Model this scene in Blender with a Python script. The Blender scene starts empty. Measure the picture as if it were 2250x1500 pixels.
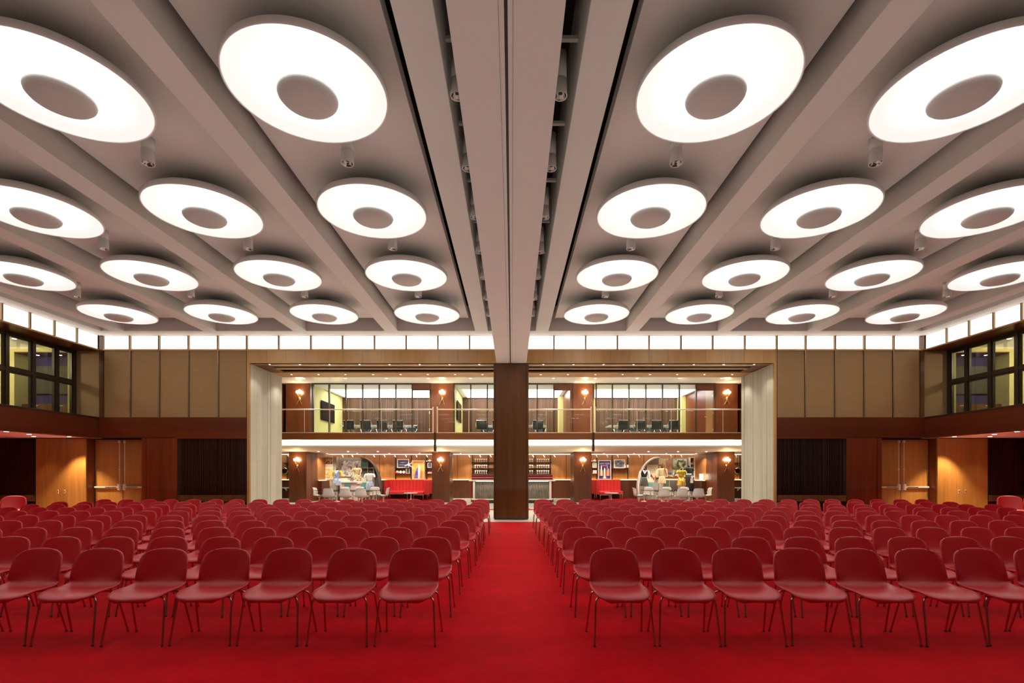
import bpy, bmesh, math, random
from mathutils import Vector, Matrix

random.seed(7)
S = bpy.context.scene
C = S.collection
PI = math.pi

# ------------------------------------------------------------------ camera, world, exposure
F, CX, HY, EYE = 1100.0, 1124.5, 1039.0, 1.498      # focal length, vanishing point (pixels of 2250x1500), eye height in m


def px(x, d):
    """world X of picture column x on the plane at distance d"""
    return (x - CX) * d / F


def py(y, d):
    """world height of picture row y on the plane at distance d"""
    return EYE + (HY - y) * d / F


cam_data = bpy.data.cameras.new('camera')
cam_data.sensor_width = 36.0
cam_data.sensor_fit = 'HORIZONTAL'
cam_data.lens = 36.0 * F / 2250.0
cam_data.shift_x = (1125.0 - CX) / 2250.0
cam_data.shift_y = (HY - 750.0) / 2250.0
cam_data.clip_start = 0.05
cam_data.clip_end = 200.0
cam = bpy.data.objects.new('camera', cam_data)
cam.location = (0, 0, EYE)
cam.rotation_euler = (PI / 2, 0, 0)
C.objects.link(cam)
S.camera = cam

world = bpy.data.worlds.new('world')
S.world = world
world.use_nodes = True
world.node_tree.nodes['Background'].inputs[0].default_value = (1.0, 0.95, 0.9, 1)
world.node_tree.nodes['Background'].inputs[1].default_value = 0.02

S.view_settings.view_transform = 'Standard'
S.view_settings.look = 'None'
S.view_settings.exposure = 0.35
S.view_settings.gamma = 1.0
S.view_settings.use_curve_mapping = False
S.cycles.max_bounces = 5
S.cycles.diffuse_bounces = 3
S.cycles.glossy_bounces = 2
S.cycles.transparent_max_bounces = 8
S.cycles.sample_clamp_indirect = 6.0
S.cycles.adaptive_threshold = 0.05

DISH_CENTRE, DISH_RIM = 16.0, 0.56                  # luminance of the ceiling lamp dishes
CLERESTORY = 1.4                                   # luminous panes under the ceiling


def area(name, loc, sx, sy, power, col, rot=(0, 0, 0)):
    ld = bpy.data.lights.new(name, 'AREA')
    ld.shape = 'RECTANGLE'
    ld.size, ld.size_y = sx, sy
    ld.energy = power
    ld.color = col
    o = bpy.data.objects.new(name, ld)
    o.location, o.rotation_euler = loc, rot
    C.objects.link(o)
    return o


# fill lamps added near the floor to lift the ceiling; the hall has none
area('added_fill_light', (0, 9.3, 0.95), 24, 12.5, 222, (0.62, 0.97, 0.86), (PI, 0, 0))
area('added_fill_light', (0, 0.8, 0.60), 24, 5, 84, (0.62, 0.97, 0.86), (PI, 0, 0))

# ------------------------------------------------------------------ materials
def srgb(r, g, b):
    def f(c):
        c /= 255.0
        return c / 12.92 if c <= 0.04045 else ((c + 0.055) / 1.055) ** 2.4
    return (f(r), f(g), f(b), 1.0)


MATS = {}


def new_mat(name):
    m = bpy.data.materials.new(name)
    m.use_nodes = True
    nt = m.node_tree
    return m, nt, nt.nodes['Principled BSDF'], nt.nodes, nt.links


def tex_coord(nodes, links, scale, kind='Object'):
    tc = nodes.new('ShaderNodeTexCoord')
    mp = nodes.new('ShaderNodeMapping')
    mp.inputs['Scale'].default_value = scale
    links.new(tc.outputs[kind], mp.inputs['Vector'])
    return mp.outputs['Vector']


def ramp(nodes, links, fac, stops):
    r = nodes.new('ShaderNodeValToRGB')
    el = r.color_ramp.elements
    while len(el) < len(stops):
        el.new(0.5)
    for e, (p, c) in zip(el, stops):
        e.position = p
        e.color = c
    links.new(fac, r.inputs['Fac'])
    return r.outputs['Color']


def bump(nodes, links, height, strength, dist, bsdf):
    b = nodes.new('ShaderNodeBump')
    b.inputs['Strength'].default_value = strength
    b.inputs['Distance'].default_value = dist
    links.new(height, b.inputs['Height'])
    links.new(b.outputs['Normal'], bsdf.inputs['Normal'])


def plain(name, col, rough=0.5, metal=0.0, spec=0.5, var=0.06, scale=6.0, coat=0.0):
    """one colour with a little uneven tone"""
    if name in MATS:
        return MATS[name]
    m, nt, b, N, L = new_mat(name)
    n = N.new('ShaderNodeTexNoise')
    n.inputs['Scale'].default_value = scale
    n.inputs['Detail'].default_value = 3
    L.new(tex_coord(N, L, (1, 1, 1)), n.inputs['Vector'])
    lo = tuple(c * (1 - var) for c in col[:3]) + (1,)
    hi = tuple(min(1, c * (1 + var)) for c in col[:3]) + (1,)
    L.new(ramp(N, L, n.outputs['Fac'], [(0.3, lo), (0.7, hi)]), b.inputs['Base Color'])
    b.inputs['Roughness'].default_value = rough
    b.inputs['Metallic'].default_value = metal
    b.inputs['Specular IOR Level'].default_value = spec
    if coat:
        b.inputs['Coat Weight'].default_value = coat
    MATS[name] = m
    return m


def wood(name, dark, light, rough=0.35, grain=(14, 14, 0.7), spec=0.5, fig=1.0):
    """veneer: long streaks along the object's Z (or along the small axis of 'grain')"""
    if name in MATS:
        return MATS[name]
    m, nt, b, N, L = new_mat(name)
    v = tex_coord(N, L, grain)
    n = N.new('ShaderNodeTexNoise')
    n.inputs['Scale'].default_value = 1.0
    n.inputs['Detail'].default_value = 6
    n.inputs['Roughness'].default_value = 0.65
    n.inputs['Distortion'].default_value = 0.3
    L.new(v, n.inputs['Vector'])
    n2 = N.new('ShaderNodeTexNoise')
    n2.inputs['Scale'].default_value = 0.12 * fig
    n2.inputs['Detail'].default_value = 2
    L.new(v, n2.inputs['Vector'])
    mx = N.new('ShaderNodeMath')
    mx.operation = 'ADD'
    L.new(n.outputs['Fac'], mx.inputs[0])
    L.new(n2.outputs['Fac'], mx.inputs[1])
    hf = N.new('ShaderNodeMath')
    hf.operation = 'MULTIPLY'
    hf.inputs[1].default_value = 0.5
    L.new(mx.outputs[0], hf.inputs[0])
    oi = N.new('ShaderNodeObjectInfo')
    sh = N.new('ShaderNodeMath')
    sh.operation = 'MULTIPLY_ADD'
    sh.inputs[1].default_value = 0.10
    L.new(oi.outputs['Random'], sh.inputs[0])
    L.new(hf.outputs[0], sh.inputs[2])
    L.new(ramp(N, L, sh.outputs[0], [(0.36, dark), (0.74, light)]), b.inputs['Base Color'])
    b.inputs['Roughness'].default_value = rough
    b.inputs['Specular IOR Level'].default_value = spec
    bump(N, L, n.outputs['Fac'], 0.06, 0.002, b)
    MATS[name] = m
    return m


def glow(name, col, strength):
    if name in MATS:
        return MATS[name]
    m, nt, b, N, L = new_mat(name)
    b.inputs['Base Color'].default_value = (0.8, 0.8, 0.8, 1)
    b.inputs['Emission Color'].default_value = col
    b.inputs['Emission Strength'].default_value = strength
    MATS[name] = m
    return m


def glass(name, tint=(0.95, 0.97, 0.96, 1), refl=0.0):
    """thin clear sheet: mostly see-through, with a fresnel mirror"""
    if name in MATS:
        return MATS[name]
    m, nt, b, N, L = new_mat(name)
    out = N['Material Output']
    tr = N.new('ShaderNodeBsdfTransparent')
    tr.inputs['Color'].default_value = tint
    gl = N.new('ShaderNodeBsdfGlossy')
    gl.inputs['Roughness'].default_value = 0.02
    lw = N.new('ShaderNodeLayerWeight')
    lw.inputs['Blend'].default_value = 0.25
    mul = N.new('ShaderNodeMath')
    mul.operation = 'MULTIPLY_ADD'
    mul.inputs[1].default_value = 0.5
    mul.inputs[2].default_value = refl * 0.5
    L.new(lw.outputs['Fresnel'], mul.inputs[0])
    mx = N.new('ShaderNodeMixShader')
    L.new(mul.outputs[0], mx.inputs['Fac'])
    L.new(tr.outputs[0], mx.inputs[1])
    L.new(gl.outputs[0], mx.inputs[2])
    L.new(mx.outputs[0], out.inputs['Surface'])
    MATS[name] = m
    return m


def print_mat(name, stops, scale=5.0, distort=1.5, rough=0.4):
    """flat print with patches of several colours (photographs, dress fabric)"""
    if name in MATS:
        return MATS[name]
    m, nt, b, N, L = new_mat(name)
    n = N.new('ShaderNodeTexNoise')
    n.inputs['Scale'].default_value = scale
    n.inputs['Detail'].default_value = 4
    n.inputs['Distortion'].default_value = distort
    L.new(tex_coord(N, L, (1, 1, 1)), n.inputs['Vector'])
    L.new(ramp(N, L, n.outputs['Fac'], stops), b.inputs['Base Color'])
    b.inputs['Roughness'].default_value = rough
    MATS[name] = m
    return m


def carpet_mat():
    m, nt, b, N, L = new_mat('red_carpet')
    n1 = N.new('ShaderNodeTexNoise')
    n1.inputs['Scale'].default_value = 900
    n1.inputs['Detail'].default_value = 2
    L.new(tex_coord(N, L, (1, 0.6, 1)), n1.inputs['Vector'])
    n2 = N.new('ShaderNodeTexNoise')
    n2.inputs['Scale'].default_value = 1.3
    n2.inputs['Detail'].default_value = 6
    n2.inputs['Roughness'].default_value = 0.7
    L.new(tex_coord(N, L, (1, 1.5, 1)), n2.inputs['Vector'])
    n3 = N.new('ShaderNodeTexNoise')
    n3.inputs['Scale'].default_value = 60
    n3.inputs['Detail'].default_value = 3
    L.new(tex_coord(N, L, (0.25, 1.6, 1)), n3.inputs['Vector'])
    a = N.new('ShaderNodeMath'); a.operation = 'ADD'
    L.new(n1.outputs['Fac'], a.inputs[0]); L.new(n2.outputs['Fac'], a.inputs[1])
    a2 = N.new('ShaderNodeMath'); a2.operation = 'ADD'
    L.new(a.outputs[0], a2.inputs[0]); L.new(n3.outputs['Fac'], a2.inputs[1])
    a3 = N.new('ShaderNodeMath'); a3.operation = 'MULTIPLY'; a3.inputs[1].default_value = 0.3333
    L.new(a2.outputs[0], a3.inputs[0])
    L.new(ramp(N, L, a3.outputs[0], [(0.40, (0.38, 0.0004, 0.0050, 1)), (0.60, (0.66, 0.0016, 0.0105, 1))]), b.inputs['Base Color'])
    b.inputs['Roughness'].default_value = 0.6
    b.inputs['Specular IOR Level'].default_value = 0.02
    b.inputs['Sheen Weight'].default_value = 0.17
    b.inputs['Sheen Roughness'].default_value = 0.25
    b.inputs['Sheen Tint'].default_value = (1.0, 0.42, 0.36, 1)
    bump(N, L, n1.outputs['Fac'], 0.35, 0.004, b)
    return m


def terrazzo_mat():
    m, nt, b, N, L = new_mat('white_terrazzo')
    v = N.new('ShaderNodeTexVoronoi')
    v.inputs['Scale'].default_value = 45
    L.new(tex_coord(N, L, (1, 1, 1)), v.inputs['Vector'])
    L.new(ramp(N, L, v.outputs['Distance'], [(0.05, srgb(190, 184, 172)), (0.35, srgb(232, 228, 216))]), b.inputs['Base Color'])
    b.inputs['Roughness'].default_value = 0.25
    return m


def fabric_mat(name, c1, c2, scale=260):
    """woven wall covering"""
    m, nt, b, N, L = new_mat(name)
    w1 = N.new('ShaderNodeTexNoise'); w1.inputs['Scale'].default_value = 1
    w1.inputs['Detail'].default_value = 3
    L.new(tex_coord(N, L, (3, 3, scale)), w1.inputs['Vector'])
    w2 = N.new('ShaderNodeTexNoise'); w2.inputs['Scale'].default_value = 1
    L.new(tex_coord(N, L, (scale, scale, 3)), w2.inputs['Vector'])
    a = N.new('ShaderNodeMath'); a.operation = 'ADD'
    L.new(w1.outputs['Fac'], a.inputs[0]); L.new(w2.outputs['Fac'], a.inputs[1])
    h = N.new('ShaderNodeMath'); h.operation = 'MULTIPLY'; h.inputs[1].default_value = 0.5
    L.new(a.outputs[0], h.inputs[0])
    L.new(ramp(N, L, h.outputs[0], [(0.35, c1), (0.65, c2)]), b.inputs['Base Color'])
    b.inputs['Roughness'].default_value = 0.7
    bump(N, L, h.outputs[0], 0.15, 0.002, b)
    return m


def dish_mat():
    """lamp dish with the lamplight on it put in as glow, fading to the rim"""
    m, nt, b, N, L = new_mat('lit_lamp_dish')
    tc = N.new('ShaderNodeTexCoord')
    sp = N.new('ShaderNodeSeparateXYZ')
    L.new(tc.outputs['Object'], sp.inputs[0])
    cb = N.new('ShaderNodeCombineXYZ')
    L.new(sp.outputs['X'], cb.inputs['X']); L.new(sp.outputs['Y'], cb.inputs['Y'])
    ln = N.new('ShaderNodeVectorMath'); ln.operation = 'LENGTH'
    L.new(cb.outputs[0], ln.inputs[0])
    mr = N.new('ShaderNodeMapRange')
    mr.inputs['From Min'].default_value = 0.30
    mr.inputs['From Max'].default_value = 0.88
    mr.inputs['To Min'].default_value = 1.0
    mr.inputs['To Max'].default_value = 0.0
    L.new(ln.outputs['Value'], mr.inputs['Value'])
    pw = N.new('ShaderNodeMath'); pw.operation = 'POWER'; pw.inputs[1].default_value = 5.0
    L.new(mr.outputs[0], pw.inputs[0])
    mr = N.new('ShaderNodeMath'); mr.operation = 'MULTIPLY_ADD'
    mr.inputs[1].default_value = DISH_CENTRE - DISH_RIM
    mr.inputs[2].default_value = DISH_RIM
    L.new(pw.outputs[0], mr.inputs[0])
    b.inputs['Base Color'].default_value = (0.5, 0.49, 0.46, 1)
    b.inputs['Emission Color'].default_value = (1.0, 0.985, 0.945, 1)
    L.new(mr.outputs[0], b.inputs['Emission Strength'])
    return m


M_CARPET = carpet_mat()
M_TERRAZZO = terrazzo_mat()
M_DISH = dish_mat()
M_PLASTER = plain('ceiling_plaster', (0.74, 0.72, 0.68, 1), 0.75, var=0.02, scale=1.2)
M_LAMPWHITE = plain('white_lamp_paint', (0.80, 0.78, 0.75, 1), 0.4, var=0.01)
M_DARKVOID = plain('dark_void', (0.018, 0.014, 0.012, 1), 0.9)
M_BLACK = plain('black_metal', (0.012, 0.011, 0.010, 1), 0.45)
M_BRONZE = plain('bronze_trim', srgb(130, 106, 78), 0.42, metal=0.7)
M_DKBRONZE = plain('dark_bronze_frame', srgb(62, 48, 34), 0.35, metal=0.4)
M_SCREEN_FABRIC = fabric_mat('gold_brown_wall_fabric', srgb(134, 103, 63), srgb(152, 119, 76))
M_HEADER = wood('header_veneer', srgb(150, 108, 58), srgb(192, 148, 88), 0.4, (3, 3, 0.6))
M_MAHOGANY = wood('mahogany_band', srgb(64, 22, 5), srgb(104, 41, 11), 0.3, (0.8, 0.8, 16))
M_MAHOGANY_V = wood('mahogany_panel', srgb(74, 26, 8), srgb(120, 52, 18), 0.32)
M_DOORWOOD = wood('door_veneer', srgb(120, 78, 34), srgb(166, 116, 58), 0.32)
M_POSTWOOD = wood('post_veneer', srgb(70, 42, 22), srgb(108, 72, 40), 0.18, (5, 5, 0.4))
M_PALE = wood('pale_grey_timber', srgb(166, 162, 146), srgb(198, 193, 176), 0.5, (9, 9, 0.4))
M_WALNUT = wood('walnut_column', srgb(70, 34, 14), srgb(108, 58, 28), 0.35, (10, 10, 0.5))
M_LOBBYWOOD = wood('honey_lobby_panel', srgb(126, 76, 36), srgb(174, 116, 62), 0.4, (6, 6, 0.5))
M_WAINSCOT = wood('walnut_wainscot', srgb(70, 34, 14), srgb(104, 56, 26), 0.4, (10, 10, 0.5))
M_SLATDARK = wood('dark_slat', srgb(8, 4, 3), srgb(64, 28, 13), 0.5, (60, 60, 0.15), 0.25)
M_SLATMID = wood('walnut_slat', srgb(60, 38, 26), srgb(136, 98, 72), 0.45, (50, 50, 0.12))
M_CHROME = plain('chrome', (0.78, 0.76, 0.73, 1), 0.14, metal=1.0, var=0.01)
M_STEEL = plain('satin_steel', (0.74, 0.68, 0.60, 1), 0.35, metal=0.45, var=0.02)
M_LEG = plain('bronze_chrome_leg', (0.56, 0.46, 0.37, 1), 0.12, metal=1.0, var=0.03)
M_RUBBER = plain('black_rubber', (0.012, 0.010, 0.010, 1), 0.7)
M_SHELL = plain('red_shell_plastic', (0.50, 0.0030, 0.010, 1), 0.45, var=0.02, spec=0.65)
_b = M_SHELL.node_tree.nodes['Principled BSDF']
_b.inputs['Sheen Weight'].default_value = 0.14
_b.inputs['Sheen Roughness'].default_value = 0.4
_b.inputs['Sheen Tint'].default_value = (1.0, 0.45, 0.42, 1)
M_CAP = plain('lamp_cap_paint', (0.58, 0.56, 0.53, 1), 0.5, var=0.01)
M_SILL = plain('brightened_sill', srgb(206, 176, 124), 0.5)  # paler tone stands in for the light on the sill
M_REDFABRIC = plain('red_upholstery', (0.56, 0.016, 0.018, 1), 0.55, var=0.05)
M_REDLACQ = plain('dark_red_lacquer', (0.22, 0.016, 0.020, 1), 0.25)
M_WHITE = plain('white_gloss', (0.82, 0.80, 0.76, 1), 0.25, var=0.01)
M_CREAM = plain('cream_paint', (0.76, 0.72, 0.60, 1), 0.6, var=0.02)
M_YELLOWWALL = plain('yellow_green_wall', srgb(222, 212, 140), 0.7, var=0.03)
M_PURPLE = plain('purple_wall', srgb(54, 44, 92), 0.7)
M_BRASS = plain('brass', (0.83, 0.62, 0.26, 1), 0.2, metal=1.0, var=0.02)
M_GLASS = glass('clear_glass')
M_RAILGLASS = glass('rail_glass', (0.93, 0.94, 0.92, 1), 0.0)
M_TABLEGLASS = glass('table_glass', (0.45, 0.52, 0.48, 1), 0.2)
M_MARTINI = glass('drinking_glass', (0.92, 0.92, 0.90, 1), 0.5)
M_WARMWHITE = (1.0, 0.93, 0.80, 1)
M_CLER = glow('clerestory_light', (1.0, 0.95, 0.86, 1), CLERESTORY)
M_COVE = glow('cove_light', (1.0, 0.93, 0.78, 1), 2.4)
M_LEDGE = glow('ledge_light', (1.0, 0.74, 0.38, 1), 12.0)
M_PANELLIGHT = glow('meeting_room_light', (1.0, 0.98, 0.94, 1), 4.5)
M_DOWN = glow('downlight_lens', (1.0, 0.93, 0.80, 1), 14.0)
M_BULB = glow('sconce_bulb', (1.0, 0.84, 0.56, 1), 30.0)
M_FASCIA = wood('fascia_veneer', srgb(112, 60, 24), srgb(150, 90, 42), 0.35, (0.8, 0.8, 14))
M_RUG = plain('lounge_carpet', (0.20, 0.008, 0.009, 1), 0.95, spec=0.03)


# ------------------------------------------------------------------ geometry
class MB:
    def __init__(self):
        self.v, self.f, self.sm = [], [], []

    def add(self, verts, faces, smooth=False):
        o = len(self.v)
        self.v += [tuple(p) for p in verts]
        self.f += [tuple(i + o for i in fc) for fc in faces]
        self.sm += [smooth] * len(faces)
        return self

    def box(self, x0, x1, y0, y1, z0, z1):
        if x0 > x1: x0, x1 = x1, x0
        if y0 > y1: y0, y1 = y1, y0
        if z0 > z1: z0, z1 = z1, z0
        v = [(x0, y0, z0), (x1, y0, z0), (x1, y1, z0), (x0, y1, z0), (x0, y0, z1), (x1, y0, z1), (x1, y1, z1), (x0, y1, z1)]
        return self.add(v, [(0, 3, 2, 1), (4, 5, 6, 7), (0, 1, 5, 4), (1, 2, 6, 5), (2, 3, 7, 6), (3, 0, 4, 7)])

    def obox(self, c, size, rot):
        """box turned by a 3x3 matrix"""
        hx, hy, hz = (s / 2 for s in size)
        c = Vector(c)
        v = [c + rot @ Vector(p) for p in [(-hx, -hy, -hz), (hx, -hy, -hz), (hx, hy, -hz), (-hx, hy, -hz), (-hx, -hy, hz), (hx, -hy, hz), (hx, hy, hz), (-hx, hy, hz)]]
        return self.add(v, [(0, 3, 2, 1), (4, 5, 6, 7), (0, 1, 5, 4), (1, 2, 6, 5), (2, 3, 7, 6), (3, 0, 4, 7)])

    def tube(self, pts, r, seg=8, caps=True):
        pts = [Vector(p) for p in pts]
        rs = r if isinstance(r, (list, tuple)) else [r] * len(pts)
        rings, up = [], None
        for i, p in enumerate(pts):
            if i == 0: t = pts[1] - pts[0]
            elif i == len(pts) - 1: t = pts[-1] - pts[-2]
            else: t = (pts[i + 1] - p).normalized() + (p - pts[i - 1]).normalized()
            t.normalize()
            if up is None:
                up = Vector((0, 0, 1)) if abs(t.z) < 0.9 else Vector((1, 0, 0))
            n = (up - t * up.dot(t)).normalized()
            up = n
            b = t.cross(n)
            rings.append([p + (n * math.cos(2 * PI * k / seg) + b * math.sin(2 * PI * k / seg)) * rs[i] for k in range(seg)])
        v = [q for ring in rings for q in ring]
        f = []
        for i in range(len(pts) - 1):
            for k in range(seg):
                k2 = (k + 1) % seg
                f.append((i * seg + k, i * seg + k2, (i + 1) * seg + k2, (i + 1) * seg + k))
        self.add(v, f, True)
        if caps:
            self.add(rings[0], [tuple(range(seg))[::-1]])
            self.add(rings[-1], [tuple(range(seg))])
        return self

    def lathe(self, prof, seg=24, c=(0, 0, 0), sx=1.0, sy=1.0, smooth=True, lo=True, hi=True):
        """prof: list of (radius, z)"""
        v, f = [], []
        for r, z in prof:
            for k in range(seg):
                a = 2 * PI * k / seg
                v.append((c[0] + r * sx * math.cos(a), c[1] + r * sy * math.sin(a), c[2] + z))
        for i in range(len(prof) - 1):
            for k in range(seg):
                k2 = (k + 1) % seg
                f.append((i * seg + k, i * seg + k2, (i + 1) * seg + k2, (i + 1) * seg + k))
        if lo: f.append(tuple(range(seg))[::-1])
        n = (len(prof) - 1) * seg
        if hi: f.append(tuple(range(n, n + seg)))
        return self.add(v, f, smooth)

    def prism(self, poly, a0, a1, axis='x'):
        """polygon extruded along an axis; poly points are the other two coordinates in order"""
        def p3(u, w, a):
            return (a, u, w) if axis == 'x' else ((u, a, w) if axis == 'y' else (u, w, a))
        n = len(poly)
        v = [p3(u, w, a0) for u, w in poly] + [p3(u, w, a1) for u, w in poly]
        f = [tuple(range(n))[::-1], tuple(range(n, 2 * n))]
        f += [(i, (i + 1) % n, n + (i + 1) % n, n + i) for i in range(n)]
        return self.add(v, f)

    def sheet(self, rows, thick):
        """grid of points given a thickness along its normals"""
        R, K = len(rows), len(rows[0])
        P = [[Vector(p) for p in row] for row in rows]
        top, bot = [], []
        for i in range(R):
            for j in range(K):
                du = P[i][min(j + 1, K - 1)] - P[i][max(j - 1, 0)]
                dv = P[min(i + 1, R - 1)][j] - P[max(i - 1, 0)][j]
                n = du.cross(dv)
                n = n.normalized() if n.length > 1e-9 else Vector((0, 0, 1))
                top.append(P[i][j] + n * thick / 2)
                bot.append(P[i][j] - n * thick / 2)
        f = []
        o = R * K
        for i in range(R - 1):
            for j in range(K - 1):
                a, b, c, d = i * K + j, i * K + j + 1, (i + 1) * K + j + 1, (i + 1) * K + j
                f.append((a, b, c, d)); f.append((d + o, c + o, b + o, a + o))
        for j in range(K - 1):
            f.append((j + 1, j, j + o, j + 1 + o))
            a = (R - 1) * K + j
            f.append((a, a + 1, a + 1 + o, a + o))
        for i in range(R - 1):
            a, b = i * K, (i + 1) * K
            f.append((a, b, b + o, a + o))
            a, b = i * K + K - 1, (i + 1) * K + K - 1
            f.append((b, a, a + o, b + o))
        return self.add(top + bot, f, True)

    def strip(self, poly, a0, a1, smooth=True):
        """open profile of (y, z) points swept along X"""
        n = len(poly)
        v = [(a0, u, w) for u, w in poly] + [(a1, u, w) for u, w in poly]
        return self.add(v, [(i, i + 1, n + i + 1, n + i) for i in range(n - 1)], smooth)

    def mesh(self, name):
        me = bpy.data.meshes.new(name)
        me.from_pydata(self.v, [], self.f)
        me.polygons.foreach_set('use_smooth', self.sm)
        bm = bmesh.new()
        bm.from_mesh(me)
        bmesh.ops.recalc_face_normals(bm, faces=bm.faces)
        bm.to_mesh(me)
        bm.free()
        me.update()
        return me

    def build(self, name, mat, parent=None, loc=(0, 0, 0), bevel=0.0):
        me = self.mesh(name)
        me.materials.append(mat)
        o = bpy.data.objects.new(name, me)
        C.objects.link(o)
        o.location = loc
        if parent: o.parent = parent
        if bevel:
            md = o.modifiers.new('bevel', 'BEVEL')
            md.width = bevel
            md.segments = 2
            md.limit_method = 'ANGLE'
        return o


def box(name, mat, x0, x1, y0, y1, z0, z1, parent=None, bevel=0.0):
    return MB().box(x0, x1, y0, y1, z0, z1).build(name, mat, parent, bevel=bevel)


def inst(src, parent, loc=(0, 0, 0), rot=(0, 0, 0), scale=(1, 1, 1)):
    """another object on the same mesh, under a parent"""
    o = src.copy()
    C.objects.link(o)
    o.parent = parent
    o.location, o.rotation_euler, o.scale = loc, rot, scale
    return o


def tag(o, label, cat, group=None, kind=None):
    o['label'] = label
    o['category'] = cat
    if group: o['group'] = group
    if kind: o['kind'] = kind
    return o


def thing(name, label, cat, loc=(0, 0, 0), rotz=0.0, group=None):
    o = bpy.data.objects.new(name, None)
    o.empty_display_size = 0.1
    C.objects.link(o)
    o.location = loc
    o.rotation_euler = (0, 0, rotz)
    return tag(o, label, cat, group)


def struct(name, label, cat):
    o = bpy.data.objects.new(name, None)
    C.objects.link(o)
    return tag(o, label, cat, None, 'structure')


KIDS = {}


def dup(root, label, loc, rotz=0.0, scale=1.0, group=None):
    r = root.copy()
    C.objects.link(r)
    r.location, r.rotation_euler, r.scale = loc, (0, 0, rotz), (scale,) * 3
    r['label'] = label
    if group: r['group'] = group
    if root.name not in KIDS:
        KIDS[root.name] = [(c, [g for g in c.children]) for c in root.children]
    for ch, gr in KIDS[root.name]:
        c = ch.copy()
        C.objects.link(c)
        c.parent = r
        for g in gr:
            d = g.copy()
            C.objects.link(d)
            d.parent = c
    return r


ORD = ['first', 'second', 'third', 'fourth', 'fifth', 'sixth', 'seventh', 'eighth', 'ninth', 'tenth', 'eleventh', 'twelfth',
       'thirteenth', 'fourteenth', 'fifteenth', 'sixteenth', 'seventeenth', 'eighteenth', 'nineteenth', 'twentieth']
SIDES = ((-1, 'left'), (1, 'right'))

# ------------------------------------------------------------------ hall shell
YW, XW, YB = 16.15, 13.27, 18.39
SOFFIT, COFFER, CLER0, FAB0, BAND0, OPEN_TOP, OPEN_X = 5.917, 6.24, 5.49, 3.289, 2.655, 5.036, 8.44
YF = -5.0
BEAMS = [0.942, 3.753, 6.593, 9.40, 12.26]

floor = box('floor', M_CARPET, -17.6, 17.6, YF, 15.4, -0.1, 0.0)
tag(floor, 'deep red carpet of the hall', 'floor', kind='structure')
floor2 = box('floor', M_TERRAZZO, -17.6, 17.6, 15.4, 31.5, -0.1, -0.004)
tag(floor2, 'white terrazzo floor of the lounge behind the post', 'floor', kind='structure')
MB().prism([(-0.55, 20.2), (-1.15, 20.5), (-0.55, 21.3), (0.55, 21.3), (1.15, 20.5), (0.55, 20.2)], -0.003, 0.0, 'z').build('inlay', M_CARPET, floor2)

# ceiling
ceiling = struct('ceiling', 'off-white coffered hall ceiling with deep beams', 'ceiling')
box('roof_slab', M_DARKVOID, -18, 18, YF, YB, 7.0, 7.1, ceiling)
bays = [(1.345, 3.443), (4.063, 6.283), (6.903, 9.09), (9.71, 11.95)]
for s in (-1, 1):
    for x in BEAMS:
        box('ceiling_beam', M_PLASTER, s * (x - 0.2), s * (x + 0.2), YF, 15.58, SOFFIT, 7.0, ceiling, bevel=0.008)
    for a, b in bays:
        box('coffer_panel', M_PLASTER, s * a, s * b, YF, 15.30, COFFER, COFFER + 0.05, ceiling)
    box('coffer_lip', M_PLASTER, s * 1.32, s * 1.345, YF, 15.30, COFFER - 0.02, COFFER + 0.16, ceiling)
    box('slot_cover', M_DARKVOID, s * 1.142, s * 1.32, YF, 15.58, 6.70, 6.74, ceiling)
    box('duct', M_DARKVOID, s * 1.18, s * 1.29, YF, 15.58, 6.46, 6.60, ceiling)
    box('edge_panel', M_PLASTER, s * 12.46, s * 12.78, YF, 15.58, 6.12, 6.2, ceiling)
    box('edge_border', M_PLASTER, s * 12.78, s * XW, YF, YW, SOFFIT, 6.7, ceiling, bevel=0.006)
    box('end_border', M_PLASTER, s * 0.30, s * 12.78, 15.58, YW, SOFFIT, 6.7, ceiling, bevel=0.006)
    k = 0
    y = 5.63
    while y < 15.2:
        box('cross_bar', M_PLASTER, s * 0.36, s * 0.742, y - 0.025, y + 0.025, 6.36, 6.40, ceiling)
        y += 1.36
beam = struct('ceiling', 'low central ceiling beam with a black track slot above the aisle', 'ceiling beam')
bx_ = [(-0.495, -0.105, 0.0), (-0.105, -0.062, 0.012), (-0.030, 0.012, 0.012), (0.012, 0.445, 0.0)]
box('beam_half', M_PLASTER, -0.495, -0.105, YF, YW, OPEN_TOP, 6.5, beam)
MB().prism([(0.012, YF), (0.358, YF), (0.474, YW), (0.012, YW)], OPEN_TOP, 6.5, 'z').build('beam_half', M_PLASTER, beam)
box('track_rail', M_PLASTER, -0.103, -0.060, YF, YW - 0.01, OPEN_TOP + 0.012, 6.4, beam)
box('track_rail', M_PLASTER, -0.032, 0.010, YF, YW - 0.01, OPEN_TOP + 0.012, 6.4, beam)
box('track_slot', M_BLACK, -0.060, -0.032, YF, YW - 0.01, OPEN_TOP + 0.03, 6.4, beam)

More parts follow.
